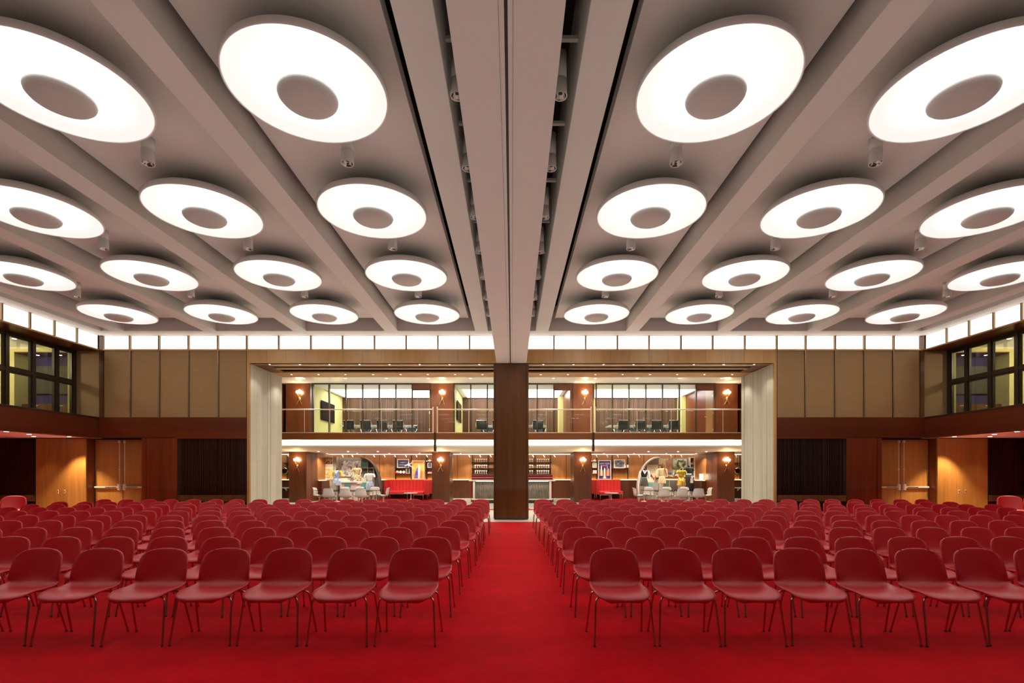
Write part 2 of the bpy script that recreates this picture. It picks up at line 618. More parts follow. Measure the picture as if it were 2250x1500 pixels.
# back wall --------------------------------------------------------------
wb = struct('wall_back', 'panelled end wall of the hall with a wide opening to the lounge', 'wall')
for s, side in SIDES:
    X = lambda p: px(p, YW) if s < 0 else -px(2 * CX - (2 * CX - p), YW)   # mirrored pixel columns of the left half
    # cores
    box('wall_core', M_DARKVOID, s * 8.47, s * 11.9, YW + 0.03, YB, 0, BAND0, wb)
    box('wall_core', M_DARKVOID, s * 11.9, s * 17.6, 16.64, YB, 0, 2.9, wb)
    box('wall_core', M_DARKVOID, s * 8.47, s * 14.12, YW + 0.03, YB, BAND0, 7.0, wb)
    box('wall_core', M_DARKVOID, s * 14.12, s * 18.0, 16.98, YB, 2.9, 7.0, wb)
    # fabric panels and the metal strips between them
    edges = [13.16, 12.285, 11.35, 10.41, 9.455, 8.53]
    for a, b in zip(edges[:-1], edges[1:]):
        box('fabric_panel', M_SCREEN_FABRIC, s * (a - 0.025), s * (b + 0.025), YW - 0.02, YW + 0.03, FAB0 + 0.004, CLER0 - 0.05, wb, bevel=0.006)
    for e in edges[1:-1]:
        box('metal_strip', M_BRONZE, s * (e - 0.018), s * (e + 0.018), YW - 0.045, YW + 0.03, FAB0, CLER0 - 0.03, wb)
    box('corner_trim', M_POSTWOOD, s * 13.15, s * XW, YW - 0.05, YW + 0.03, FAB0, SOFFIT, wb)
    box('jamb_frame', M_HEADER, s * 8.44, s * 8.52, YW - 0.04, YW + 0.03, 0, OPEN_TOP + 0.0, wb)
    box('jamb_frame', M_HEADER, s * 8.505, s * 8.53, YW - 0.03, YW + 0.03, 0, CLER0 - 0.03, wb)
    # red-brown band
    box('band_board', M_MAHOGANY, s * 8.53, s * XW, YW - 0.06, YW + 0.03, BAND0, FAB0, wb, bevel=0.004)
    # lower field: slat screen, ledge, plain panel
    box('screen_backing', M_DARKVOID, s * 8.53, s * 10.74, YW + 0.01, YW + 0.03, 0, BAND0, wb)
    sl = MB()
    x = 8.56
    while x < 10.70:
        w = random.choice((0.012, 0.016, 0.022))
        d = random.uniform(0.02, 0.05)
        sl.box(s * x, s * (x + w), YW + 0.01 - d, YW + 0.01, 0.80, BAND0 - 0.05)
        sl.box(s * x, s * (x + w), YW + 0.01 - d, YW + 0.01, 0.0, 0.58)
        x += w + random.choice((0.010, 0.016, 0.024))
    o = sl.build('slat_screen', M_SLATDARK, wb)
    o['kind'] = 'stuff'
    box('screen_frame', M_MAHOGANY, s * 8.53, s * 10.76, YW - 0.06, YW + 0.01, BAND0 - 0.05, BAND0, wb)
    box('ledge_board', M_POSTWOOD, s * 8.55, s * 10.74, YW - 0.07, YW + 0.01, 0.59, 0.79, wb, bevel=0.004)
    box('wood_panel', M_MAHOGANY_V, s * 10.78, s * 11.76, YW - 0.03, YW + 0.03, 0, BAND0, wb, bevel=0.004)
    box('wood_panel', M_MAHOGANY_V, s * 11.78, s * 11.92, YW - 0.03, 16.64, 0, BAND0, wb, bevel=0.004)
    # opening reveal of pale planks
    yy = YW + 0.02
    for w in (0.40, 0.30, 0.42, 0.22, 0.36, 0.30, 0.22):
        y2 = min(yy + w, YB)
        d = random.uniform(0, 0.012)
        for z0, z1 in ((0, 1.9 + random.uniform(-.5, .5)), (None, OPEN_TOP)):
            z0 = zl if z0 is None else z0
            box('plank', M_PALE, s * (8.44 - d), s * 8.48, yy + 0.004, y2 - 0.004, z0 + 0.001, z1 - 0.001, wb, bevel=0.003)
            zl = z1
        yy = y2
# header boards over the opening
xx = -8.50
while xx < 8.49:
    x2 = min(xx + 0.615, 8.50)
    box('header_board', M_HEADER, xx + 0.002, x2 - 0.002, YW - 0.03, YW + 0.12, OPEN_TOP, CLER0 - 0.035, wb, bevel=0.002)
    xx = x2
box('header_core', M_DARKVOID, -8.46, 8.46, YW + 0.12, YB, OPEN_TOP + 0.1, 7.0, wb)
# underside of the opening: boards and dark slots
box('soffit_board', M_HEADER, -8.44, 8.44, YW + 0.0, 16.42, OPEN_TOP, OPEN_TOP + 0.05, wb)
box('soffit_strip', M_PALE, -8.2, 8.2, 16.44, 16.68, OPEN_TOP + 0.02, OPEN_TOP + 0.05, wb)
box('soffit_board', M_HEADER, -8.0, 8.0, 16.92, 17.13, OPEN_TOP, OPEN_TOP + 0.05, wb)
box('soffit_board', M_HEADER, -8.44, 8.44, 17.62, YB, OPEN_TOP, OPEN_TOP + 0.05, wb)
box('soffit_edge', M_MAHOGANY_V, -8.44, -8.0, 16.42, 17.62, OPEN_TOP + 0.01, OPEN_TOP + 0.05, wb)
box('soffit_edge', M_MAHOGANY_V, 8.0, 8.44, 16.42, 17.62, OPEN_TOP + 0.01, OPEN_TOP + 0.05, wb)

# post in the middle of the opening
post = struct('column', 'broad brown veneered post standing at the end of the aisle', 'column')
box('front_panel', M_POSTWOOD, px(1088.5, YW), px(1156.5, YW), YW - 0.02, YW + 0.1, 0.03, OPEN_TOP - 0.015, post, bevel=0.003)
box('side_panel', M_POSTWOOD, px(1084.5, YW), px(1087.8, YW), YW + 0.0, YW + 0.75, 0.03, OPEN_TOP - 0.01, post, bevel=0.003)
box('side_panel', M_POSTWOOD, px(1157.2, YW), px(1161.5, YW), YW + 0.0, YW + 0.75, 0.03, OPEN_TOP - 0.01, post, bevel=0.003)
box('post_core', M_DARKVOID, px(1086, YW), px(1160, YW), YW + 0.04, YW + 0.74, 0.02, OPEN_TOP, post)
box('plinth', M_BLACK, px(1086, YW), px(1160, YW), YW + 0.01, YW + 0.73, -0.004, 0.03, post)

# clerestory windows -----------------------------------------------------
for n, (s, side) in enumerate(SIDES):
    w = struct('window_%d' % (n + 1), 'row of bright white clerestory panes over the end wall, %s half' % side, 'window')
    cols = [223, 287, 351, 415.5, 480, 543.5, 613.5, 684, 753.5, 823.5, 893, 962.5, 1032, 1095]
    xs = [-px(c, YW) for c in cols]
    for a, b in zip(xs[:-1], xs[1:]):
        box('pane', M_CLER, s * (a - 0.02), s * (b + 0.02), YW + 0.02, YW + 0.04, CLER0, SOFFIT, w)
    for e in xs[1:-1]:
        box('mullion', M_BRONZE, s * (e - 0.02), s * (e + 0.02), YW - 0.06, YW + 0.04, CLER0 - 0.03, SOFFIT, w)
    box('sill', M_SILL, s * 0.3, s * 13.15, YW - 0.05, YW + 0.03, CLER0 - 0.045, CLER0, w, bevel=0.003)

# side walls -------------------------------------------------------------
for n, (s, side) in enumerate(SIDES):
    w = struct('wall_' + side, '%s side wall with dark red band below its gallery windows' % side, 'wall')
    box('band_board', M_MAHOGANY, s * XW, s * (XW + 0.3), YF, YW - 0.065, 2.623, FAB0 - 0.045, w, bevel=0.004)
    box('sill_rail', M_DKBRONZE, s * (XW - 0.01), s * (XW + 0.9), YF, YW - 0.065, FAB0 - 0.045, FAB0 + 0.01, w, bevel=0.004)
    box('ledge_front', M_HEADER, s * (XW - 0.01), s * (XW + 0.06), YF, YW - 0.06, 5.44, CLER0 - 0.01, w, bevel=0.004)
    box('ledge_soffit', M_MAHOGANY_V, s * (XW + 0.06), s * 14.2, YF, YW, 5.445, 5.485, w)
    box('return_panel', M_SCREEN_FABRIC, s * 13.29, s * 14.06, YW - 0.01, YW + 0.03, FAB0, 5.44, w)
    box('gallery_wall', M_SCREEN_FABRIC, s * 14.05, s * 14.15, YF, 10.85, FAB0, 5.44, w)
    box('slab', M_DARKVOID, s * (XW + 0.3), s * 18.0, YF, 16.64, 2.70, 2.92, w)
    box('top_wall', M_DARKVOID, s * (XW + 0.05), s * 14.2, YF, YW, SOFFIT, 6.6, w)
    box('outer_wall', M_MAHOGANY_V, s * 17.3, s * 17.5, YF, 16.64, 0, 2.7, w)
    # recess end wall behind the side aisle: panel doors and slats
    YA = 16.22
    box('wood_panel', M_DOORWOOD, s * 13.80, s * 14.41, YA, YA + 0.05, 0, 2.62, w, bevel=0.004)
    box('wood_panel', M_DOORWOOD, s * 14.42, s * 15.42, YA, YA + 0.05, 0, 2.62, w, bevel=0.004)
    box('return_board', M_MAHOGANY_V, s * 13.79, s * 13.84, YA + 0.05, 16.64, 0, 2.62, w)
    for q in (14.49, 14.70):
        box('flush_pull', M_STEEL, s * (q - 0.022), s * (q + 0.022), YA - 0.008, YA, 0.84, 0.96, w, bevel=0.003)
        box('pull_recess', M_BLACK, s * (q - 0.012), s * (q + 0.012), YA - 0.010, YA - 0.006, 0.86, 0.94, w)
    box('screen_backing', M_DARKVOID, s * 15.44, s * 17.5, YA + 0.03, YA + 0.05, 0, 2.62, w)
    sl = MB()
    x = 15.46
    while x < 17.3:
        wd = random.choice((0.012, 0.016, 0.022))
        d = random.uniform(0.02, 0.05)
        sl.box(s * x, s * (x + wd), YA + 0.03 - d, YA + 0.03, 0.80, 2.6)
        sl.box(s * x, s * (x + wd), YA + 0.03 - d, YA + 0.03, 0.0, 0.58)
        x += wd + random.choice((0.010, 0.016, 0.024))
    o = sl.build('slat_screen', M_SLATDARK, w)
    o['kind'] = 'stuff'
    box('ledge_board', M_POSTWOOD, s * 15.45, s * 17.3, YA - 0.05, YA + 0.03, 0.59, 0.79, w, bevel=0.004)
    c = struct('ceiling', 'low white ceiling of the %s side aisle' % side, 'ceiling')
    box('ceiling_board', M_PLASTER, s * (XW + 0.3), s * 17.4, YF, 16.6, 2.640, 2.70, c)

    # clerestory of the side wall
    cw = struct('window_%d' % (n + 3), 'row of bright white clerestory panes along the %s wall' % side, 'window')
    ys = [YW - 0.07, 15.27, 14.52, 13.78, 13.02]
    while ys[-1] > YF + 0.8:
        ys.append(ys[-1] - 0.76)
    for a, b in zip(ys[:-1], ys[1:]):
        box('pane', M_CLER, s * (XW + 0.02), s * (XW + 0.05), b + 0.02, a - 0.02, CLER0, SOFFIT, cw)
    for e in ys[1:]:
        box('mullion', M_BRONZE, s * (XW - 0.03), s * (XW + 0.05), e - 0.02, e + 0.02, CLER0 - 0.01, SOFFIT, cw)

    # gallery window
    gw = struct('window_%d' % (n + 5), 'dark framed gallery window looking into a yellow and purple room, %s wall' % side, 'window')
    ms = [16.08, 15.47, 14.71, 13.93, 13.17, 12.41, 11.65, 10.90]
    TR = 4.40
    for k, e in enumerate(ms):
        box('mullion', M_DKBRONZE, s * 14.02, s * 14.16, e - 0.05, e + 0.05, FAB0, 5.44, gw, bevel=0.005)
    for a, b in zip(ms[:-1], ms[1:]):
        box('transom', M_DKBRONZE, s * 14.03, s * 14.15, b + 0.05, a - 0.05, TR - 0.05, TR + 0.05, gw, bevel=0.004)
        box('head_rail', M_DKBRONZE, s * 14.03, s * 14.15, b + 0.05, a - 0.05, 5.37, 5.44, gw)
        for z0, z1 in ((FAB0, TR - 0.05), (TR + 0.05, 5.37)):
            p = box('pane', M_GLASS, s * 14.09, s * 14.10, b + 0.05, a - 0.05, z0, z1, gw)
            for u, v in ((b + 0.05, b + 0.085), (a - 0.085, a - 0.05)):
                box('sash_stile', M_DKBRONZE, s * 14.06, s * 14.13, u, v, z0, z1, p)
            box('sash_rail', M_DKBRONZE, s * 14.06, s * 14.13, b + 0.085, a - 0.085, z0, z0 + 0.04, p)
            box('sash_rail', M_DKBRONZE, s * 14.06, s * 14.13, b + 0.085, a - 0.085, z1 - 0.04, z1, p)

    # the room behind it
    rw = struct('wall_%s' % side, 'yellow walls and purple niche of the room behind the %s gallery window' % side, 'wall')
    box('end_wall', M_YELLOWWALL, s * 14.16, s * 14.46, 16.3, 16.95, 2.92, 5.62, rw)
    box('end_wall', M_YELLOWWALL, s * 16.2, s * 18.0, 16.3, 16.95, 2.92, 5.62, rw)
    box('end_wall', M_YELLOWWALL, s * 14.46, s * 16.2, 16.3, 16.95, 5.44, 5.62, rw)
    box('niche_top', M_MAHOGANY_V, s * 14.46, s * 16.2, 16.29, 16.95, 5.41, 5.44, rw)
    box('niche_back', M_PURPLE, s * 14.46, s * 16.2, 16.90, 16.95, 2.92, 5.41, rw)
    box('far_wall', M_YELLOWWALL, s * 17.9, s * 18.0, 10.0, 16.3, 2.92, 5.62, rw)
    box('near_wall', M_YELLOWWALL, s * 14.16, s * 18.0, 9.9, 10.0, 2.92, 5.62, rw)
    box('room_ceiling', M_WHITE, s * 14.16, s * 18.0, 9.9, 16.3, 5.60, 5.65, rw)
    box('room_floor', M_WAINSCOT, s * 14.16, s * 18.0, 9.9, 16.3, 2.92, 2.95, rw)
    t = thing('projection_screen', 'dull olive screen on the purple niche wall behind the %s gallery window' % side, 'screen', (s * 15.41, 16.86, 4.15))
    box('screen_sheet', plain('olive_screen', srgb(72, 68, 44), 0.6), -0.62, 0.62, -0.02, 0.02, 0.03, 0.94, t)
    box('bottom_bar', M_DKBRONZE, -0.63, 0.63, -0.03, 0.03, 0.0, 0.03, t)
    t = thing('cabinet', 'low brown cabinet under the screen behind the %s gallery window' % side, 'cabinet', (s * 15.33, 16.70, 2.92))
    box('body', M_WALNUT, -0.85, 0.85, -0.16, 0.19, 0, 0.86, t)
    for q in range(4):
        dr = box('door', M_WALNUT, -0.84 + q * 0.42, -0.43 + q * 0.42, -0.185, -0.162, 0.03, 0.84, t, bevel=0.003)
        hx = -0.84 + q * 0.42 + (0.35 if q % 2 == 0 else 0.06)
        box('handle', M_STEEL, hx - 0.06, hx + 0.06, -0.205, -0.186, 0.79, 0.81, dr)

# hall wall behind the camera
wf = box('wall_front', M_MAHOGANY_V, -18, 18, YF - 0.2, YF, 0, 7.1)
tag(wf, 'plain brown wall closing the hall behind the viewer', 'wall', kind='structure')

# double doors -----------------------------------------------------------
for n, (s, side) in enumerate(SIDES):
    d = struct('door_%d' % (n + 1), 'pair of honey-brown doors with panic bars at the %s end of the back wall' % side, 'door')
    YD = 16.56
    for a, b in ((11.95, 12.855), (12.875, 13.78)):
        lf = box('door_leaf', M_DOORWOOD, s * a, s * b, YD, YD + 0.06, 0.01, 2.60, d, bevel=0.004)
        inner = b if a < 12 else a
        sg = -1 if a < 12 else 1
        outer = a if a < 12 else b
        zc = 1.035
        MB().box(s * (outer + sg * -0.02), s * (inner + sg * 0.12), YD - 0.07, YD - 0.03, zc - 0.028, zc + 0.028).build('push_bar', M_STEEL, lf, bevel=0.006)
        box('bar_slot', M_BLACK, s * (inner + sg * 0.16), s * (inner + sg * 0.52), YD - 0.074, YD - 0.068, zc - 0.013, zc + 0.010, lf)
        box('bar_mount', M_STEEL, s * (outer - sg * 0.14), s * (outer - sg * 0.05), YD - 0.035, YD, zc - 0.03, zc + 0.03, lf)
        MB().box(s * (inner + sg * 0.045), s * (inner + sg * 0.115), YD - 0.085, YD, zc - 0.10, zc + 0.10).build('latch_case', M_STEEL, lf, bevel=0.015)
        MB().tube([(s * (inner + sg * 0.075), YD - 0.03, zc + 0.10), (s * (inner + sg * 0.075), YD - 0.03, 2.50)], 0.008, 8).build('vertical_rod', M_STEEL, lf)
        MB().lathe([(0.0, -0.02), (0.018, -0.014), (0.02, 0.0), (0.018, 0.014), (0.0, 0.02)], 10, (s * (inner + sg * 0.075), YD - 0.03, 1.62)).build('rod_guide', M_STEEL, lf)
        MB().box(s * (inner + sg * 0.045), s * (inner + sg * 0.105), YD - 0.06, YD, 2.49, 2.58).build('top_latch', M_STEEL, lf, bevel=0.006)
    box('threshold_head', M_DARKVOID, s * 11.93, s * 13.79, YD - 0.02, YD + 0.08, 2.605, 2.64, d)
    box('jamb', M_DARKVOID, s * 13.781, s * 13.789, YD - 0.02, YD + 0.07, 0, 2.6, d)

# ------------------------------------------------------------------ dish pendant lamps
LZ, LR = EYE + 4.35, 0.89
ROWS = [5.73, 8.42, 11.11, 13.80]
COLS = [2.33, 5.16, 7.99, 10.83]
ROWNAME = ['nearest', 'second', 'third', 'farthest']


def make_dish(name):
    t = thing(name, '', 'pendant lamp', group='dish lamps under the ceiling')
    # shallow bowl shell: flaring rim, thin edge, shallow cone on top
    MB().lathe([(0.872, 0.012), (0.884, 0.0), (0.893, 0.006), (0.898, 0.03), (0.895, 0.072), (0.872, 0.100), (0.80, 0.150), (0.5, 0.27), (0.22, 0.345), (0.10, 0.355)], 64, lo=False).build('bowl', M_LAMPWHITE, t)
    rings = [(0.872, 0.014), (0.80, 0.045), (0.65, 0.082), (0.45, 0.108), (0.2, 0.12), (0.02, 0.12)]
    v = MB()
    v.lathe(rings, 64, lo=False)
    v.build('lit_dish', M_DISH, t)
    MB().lathe([(0.02, -0.142), (0.12, -0.140), (0.20, -0.133), (0.26, -0.118), (0.30, -0.097), (0.325, -0.070), (0.333, -0.045), (0.325, -0.025), (0.30, -0.018), (0.02, -0.015)], 48).build('centre_cap', M_CAP, t)
    MB().lathe([(0.05, -0.05), (0.05, 0.12)], 16).build('cap_stem', M_LAMPWHITE, t)
    MB().lathe([(0.06, 0.34), (0.06, COFFER - LZ - 0.02), (0.11, COFFER - LZ - 0.015), (0.11, COFFER - LZ)], 20).build('ceiling_stem', M_LAMPWHITE, t)
    return t


proto = None
for r, y in enumerate([3.04] + ROWS):
    for c, x in enumerate(COLS):
        for s, side in SIDES:
            if r < 1:
                lab = 'white dish pendant lamp hanging above the front chairs, %s %s of the beam' % (ORD[c], side)
            else:
                lab = 'white dish pendant lamp, %s %s of the beam, %s lamp row' % (ORD[c], side, ROWNAME[r - 1])
            if proto is None:
                proto = make_dish('dish_lamp')
                proto.location = (s * x, y, LZ)
                proto['label'] = lab
            else:
                dup(proto, lab, (s * x, y, LZ))

# cylinder spotlights hanging in the coffers and beside the central beam
def make_spot(name, length, r=0.082):
    t = thing(name, '', 'spotlight', group='cylinder spotlights under the ceiling')
    MB().lathe([(r, 0.19), (r, length), (r * 0.5, length)], 24).build('stem_sleeve', M_WHITE, t)
    MB().lathe([(r * 0.84, 0.02), (r + 0.004, 0.0), (r + 0.006, 0.01), (r + 0.004, 0.186), (r, 0.19)], 24, lo=False).build('housing', M_WHITE, t)
    MB().lathe([(r * 0.9, 0.004), (r * 0.75, 0.03), (r * 0.5, 0.09), (r * 0.25, 0.10)], 24, lo=False).build('reflector', M_CHROME, t)
    MB().lathe([(r * 0.28, 0.045), (r * 0.28, 0.08), (0.01, 0.085)], 12).build('bulb_cap', M_BLACK, t)
    return t


SPZ = EYE + 4.38
sp = None
for r, y in enumerate([7.10, 9.80, 12.46]):
    for c, x in enumerate(COLS):
        for s, side in SIDES:
            lab = 'white cylinder spotlight behind the %s lamp row, %s to the %s of the beam' % (ROWNAME[r], ORD[c], side)
            if sp is None:
                sp = make_spot('ceiling_spotlight', COFFER - SPZ)
                sp.location = (s * x, y, SPZ); sp['label'] = lab
            else:
                dup(sp, lab, (s * x, y, SPZ))
sp2 = None
for k, y in enumerate([5.83, 7.22, 8.60, 9.95, 11.28, 12.64, 13.98]):
    for x, side in ((-0.636, 'left'), (0.566, 'right')):
        lab = 'white cylinder spotlight in the slot just %s of the central beam, %s from the viewer' % (side, ORD[k])
        if sp2 is None:
            sp2 = make_spot('ceiling_spotlight', 6.38 - SPZ, 0.074)
            sp2.location = (x, y, SPZ); sp2['label'] = lab
        else:
            dup(sp2, lab, (x, y, SPZ))
        ld = bpy.data.lights.new('spotlight_beam', 'SPOT')
        ld.energy, ld.spot_size, ld.spot_blend, ld.color, ld.shadow_soft_size = 50 + 7 * k, math.radians(34), 0.8, (1.0, 0.93, 0.84), 0.04
        lo = bpy.data.objects.new('spotlight_beam', ld)
        lo.location = (x, y, SPZ - 0.01)
        C.objects.link(lo)

# ------------------------------------------------------------------ audience chairs
def shell_rows():
    # profile from the front lip over the seat and up the back: (y, z)
    prof = [(-0.271, 0.397), (-0.272, 0.406), (-0.266, 0.416), (-0.250, 0.426), (-0.215, 0.435), (-0.165, 0.439), (-0.10, 0.440), (-0.03, 0.436), (0.04, 0.431), (0.09, 0.430),
            (0.132, 0.437), (0.165, 0.456), (0.188, 0.486), (0.203, 0.525), (0.216, 0.575), (0.227, 0.63), (0.236, 0.68), (0.243, 0.72),
            (0.249, 0.748), (0.253, 0.765), (0.257, 0.775), (0.261, 0.7795)]
    half = [0.125, 0.148, 0.172, 0.198, 0.221, 0.236, 0.245, 0.248, 0.247, 0.244, 0.241, 0.238, 0.236, 0.235, 0.234, 0.231, 0.224, 0.212, 0.193, 0.172, 0.150, 0.132]
    K = 15
    rows = []
    n = len(prof)
    for i, ((y, z), w) in enumerate(zip(prof, half)):
        row = []
        t = i / (n - 1)
        for k in range(K):
            u = -1 + 2 * k / (K - 1)
            a = abs(u)
            x = w * u
            seat = max(0.0, 1 - max(0, (z - 0.44)) / 0.06) if y > -0.25 else 0.4
            back = 1 - max(0.0, min(1.0, (0.52 - z) / 0.08))
            yy, zz = y, z
            zz += 0.028 * a ** 3 * max(0, min(1, (y + 0.20) / 0.30)) * (1 - back)      # seat sides turn up towards the back
            yy -= 0.050 * a ** 2.4 * back * max(0, min(1, (0.80 - z) / 0.30 + 0.35))    # back wraps forward
            if y < -0.12 and z < 0.46:
                zz -= 0.014 * a ** 2 * min(1, (-0.12 - y) / 0.1)                         # front waterfall
                yy += 0.040 * a ** 2 * min(1, (-0.12 - y) / 0.14)                        # rounded front edge
            if z > 0.70:
                zz -= 0.015 * a ** 2.6 * (z - 0.70) / 0.08                                 # arched top
            row.append((x, yy, zz))
        rows.append(row)
    return rows


def leg_mb(sx, front):
    y0 = -0.125 if front else 0.085
    y1 = -0.205 if front else 0.205
    ym = y0 * 0.85 + y1 * 0.15
    pts = [(sx * 0.06, y0, 0.408), (sx * 0.175, y0, 0.409), (sx * 0.208, y0 + (ym - y0) * 0.3, 0.407), (sx * 0.226, ym, 0.397), (sx * 0.236, ym + (y1 - ym) * 0.04, 0.378), (sx * 0.240, ym + (y1 - ym) * 0.09, 0.350), (sx * 0.262, y1, 0.010)]
    return MB().tube(pts, 0.0085, 10), pts[-1]


def make_chair(name):
    t = thing(name, '', 'chair')
    MB().sheet(shell_rows(), 0.013).build('seat_shell', M_SHELL, t)
    for front in (True, False):
        for sx in (-1, 1):
            m, end = leg_mb(sx, front)
            lg = m.build('leg', M_LEG, t)
            MB().lathe([(0.0105, -0.010), (0.0115, -0.006), (0.0095, 0.003)], 10, end).build('rubber_foot', M_RUBBER, lg)
    return t


AISLE_ROWS = {
    'right': [(0.979, .571, 4.53), (0.922, .587, 5.42), (0.902, .5825, 6.40), (0.918, .592, 7.37), (0.932, .590, 8.33), (0.918, .582, 9.31), (0.907, .592, 10.28), (0.875, .598, 11.28), (0.845, .596, 12.29), (0.826, .6125, 13.48)],
    'left': [(0.917, .594, 4.53), (0.896, .594, 5.42), (0.921, .6035, 6.40), (0.871, .6146, 7.37), (0.854, .6188, 8.33), (0.845, .614, 9.31), (0.84, .607, 10.28), (0.862, .600, 11.28), (0.822, .616, 12.29), (0.846, .606, 13.48)],
}
RN = ['front', 'second', 'third', 'fourth', 'fifth', 'sixth', 'seventh', 'eighth', 'ninth', 'back']
chair0 = None
rc = random.Random(3)
for s, side in SIDES:
    for r, (x0, p, yc) in enumerate(AISLE_ROWS[side]):
        k = 0
        while True:
            x = x0 + p * k
            if x > 11.45 or x > (1124.5 + 70) * (yc + 0.2) / F:
                break
            lab = 'red shell chair, %s from the aisle in the %s row %s of the aisle' % (ORD[k], RN[r], side)
            loc = (s * x + rc.uniform(-.012, .012), yc + rc.uniform(-.015, .015), 0.0)
            rz = rc.uniform(-.03, .03)
            grp = 'red chairs in rows %s of the aisle' % side
            if chair0 is None:
                chair0 = make_chair('shell_chair')
                chair0.location = loc; chair0.rotation_euler = (0, 0, rz)
                chair0['label'] = lab; chair0['group'] = grp
            else:
                dup(chair0, lab, loc, rz, 1.0, grp)
            k += 1
for s, side in SIDES:
    for k, (x, y) in enumerate(((13.3, 13.3), (13.98, 13.25))):
        where = 'inner' if k == 0 else 'outer'
        dup(chair0, 'bright red shell chair apart from the rows, %s one under the %s gallery' % (where, side), (s * x, y, 0.0), -0.55 * s, 1.13, 'chairs under the side galleries')

# ------------------------------------------------------------------ recessed downlights and their light
dl = None


def downlight(x, y, z, r, label, group, power=0.0, size=70, col=(1.0, 0.86, 0.66), blend=0.5):
    global dl
    if dl is None:
        t = thing('recessed_downlight', label, 'downlight', (x, y, z), 0, group)
        MB().lathe([(1.0, -0.02), (1.25, -0.06), (1.3, 0.0), (1.0, 0.02)], 20, lo=False, hi=False).build('trim_ring', M_WHITE, t)
        MB().lathe([(0.98, -0.02), (0.98, 0.01)], 20).build('lens', M_DOWN, t)
        dl = t
        t.scale = (r, r, r)
    else:
        t = dup(dl, label, (x, y, z), 0, r, group)
    if power:
        ld = bpy.data.lights.new('downlight_beam', 'SPOT')
        ld.energy = power
        ld.spot_size = math.radians(size)
        ld.spot_blend = blend
        ld.color = col
        ld.shadow_soft_size = 0.05
        lo = bpy.data.objects.new('downlight_beam', ld)
        lo.location = (x, y, z - r * 0.08 - 0.02)
        C.objects.link(lo)
    return t


for s, side in SIDES:
    for k, (x, y) in enumerate(((13.90, 15.72), (14.2, 14.73), (13.93, 13.8), (14.9, 15.6), (15.5, 14.6))):
        lab = 'small downlight in the %s side aisle ceiling, ' % side + ['beside the doors', 'second from the doors along the edge', 'third from the doors along the edge', 'further in by the panel doors', 'further in before the slats'][k]
        downlight(s * x, y, 2.638, 0.055, lab, 'downlights in the side aisles', (420, 100, 320, 25, 25)[k], (84, 80, 90, 80, 90)[k], (1.0, 0.80, 0.52))
    # aisle end of the chair pair
for side, xs in (('left', [592.7, 659, 724, 790, 856, 922, 988, 1053]), ('right', [1194, 1260, 1326, 1392, 1458, 1524.5, 1590, 1657])):
    for k, c in enumerate(xs):
        downlight(px(c, 16.33), 16.33, OPEN_TOP, 0.028, 'tiny downlight in the opening\'s front board, %s from the left, %s half' % (ORD[k], side), 'downlights under the opening', 26, 110, (1.0, 0.93, 0.80))
for side, xs in (('left', [640.7, 700, 759, 819.5, 880, 940, 1000, 1060]), ('right', [1188, 1248, 1308, 1368, 1428, 1488, 1548, 1609])):
    for k, c in enumerate(xs):
        downlight(px(c, 18.0), 18.0, OPEN_TOP, 0.028, 'tiny downlight in the opening\'s rear board, %s from the left, %s half' % (ORD[k], side), 'downlights under the opening', 42, 110, (1.0, 0.93, 0.80))

# ------------------------------------------------------------------ lounge behind the opening: shell
YG, YM, YL, YBK = 25.1, 23.1, 25.6, 30.2          # gallery glass wall, gallery edge, lower columns, rear wall
MEZ, MEZ_B, LOWC, UPC = 3.366, 3.05, 2.57, 5.998
lw = struct('wall_back', 'honey veneer rear wall of the lounge over dark wainscot', 'wall')
box('core', M_DARKVOID, -14.6, 14.6, YBK + 0.05, YBK + 0.2, -0.1, 6.6, lw)
seam = [598, 630, 664, 698.4, 732.5, 766.5, 800.7, 834.8, 868.8, 903.4, 937, 971, 1005, 1038.5, 1073, 1107, 1141, 1175.5, 1210, 1244, 1277, 1311.6, 1345.6, 1380, 1414.5, 1449, 1483, 1518, 1552, 1586, 1620, 1652]
for a, b in zip(seam[:-1], seam[1:]):
    box('wall_panel', M_LOBBYWOOD, px(a, YBK) + 0.012, px(b, YBK) - 0.012, YBK - 0.02, YBK + 0.05, 1.10, 2.60, lw, bevel=0.003)
    box('wainscot_board', M_WAINSCOT, px(a, YBK) + 0.003, px(b, YBK) - 0.003, 29.92, YBK + 0.05, 0.0, 1.085, lw, bevel=0.003)
box('ledge_lamp', M_LEDGE, px(598, YBK), px(1652, YBK), 30.10, 30.15, 1.086, 1.10, lw)
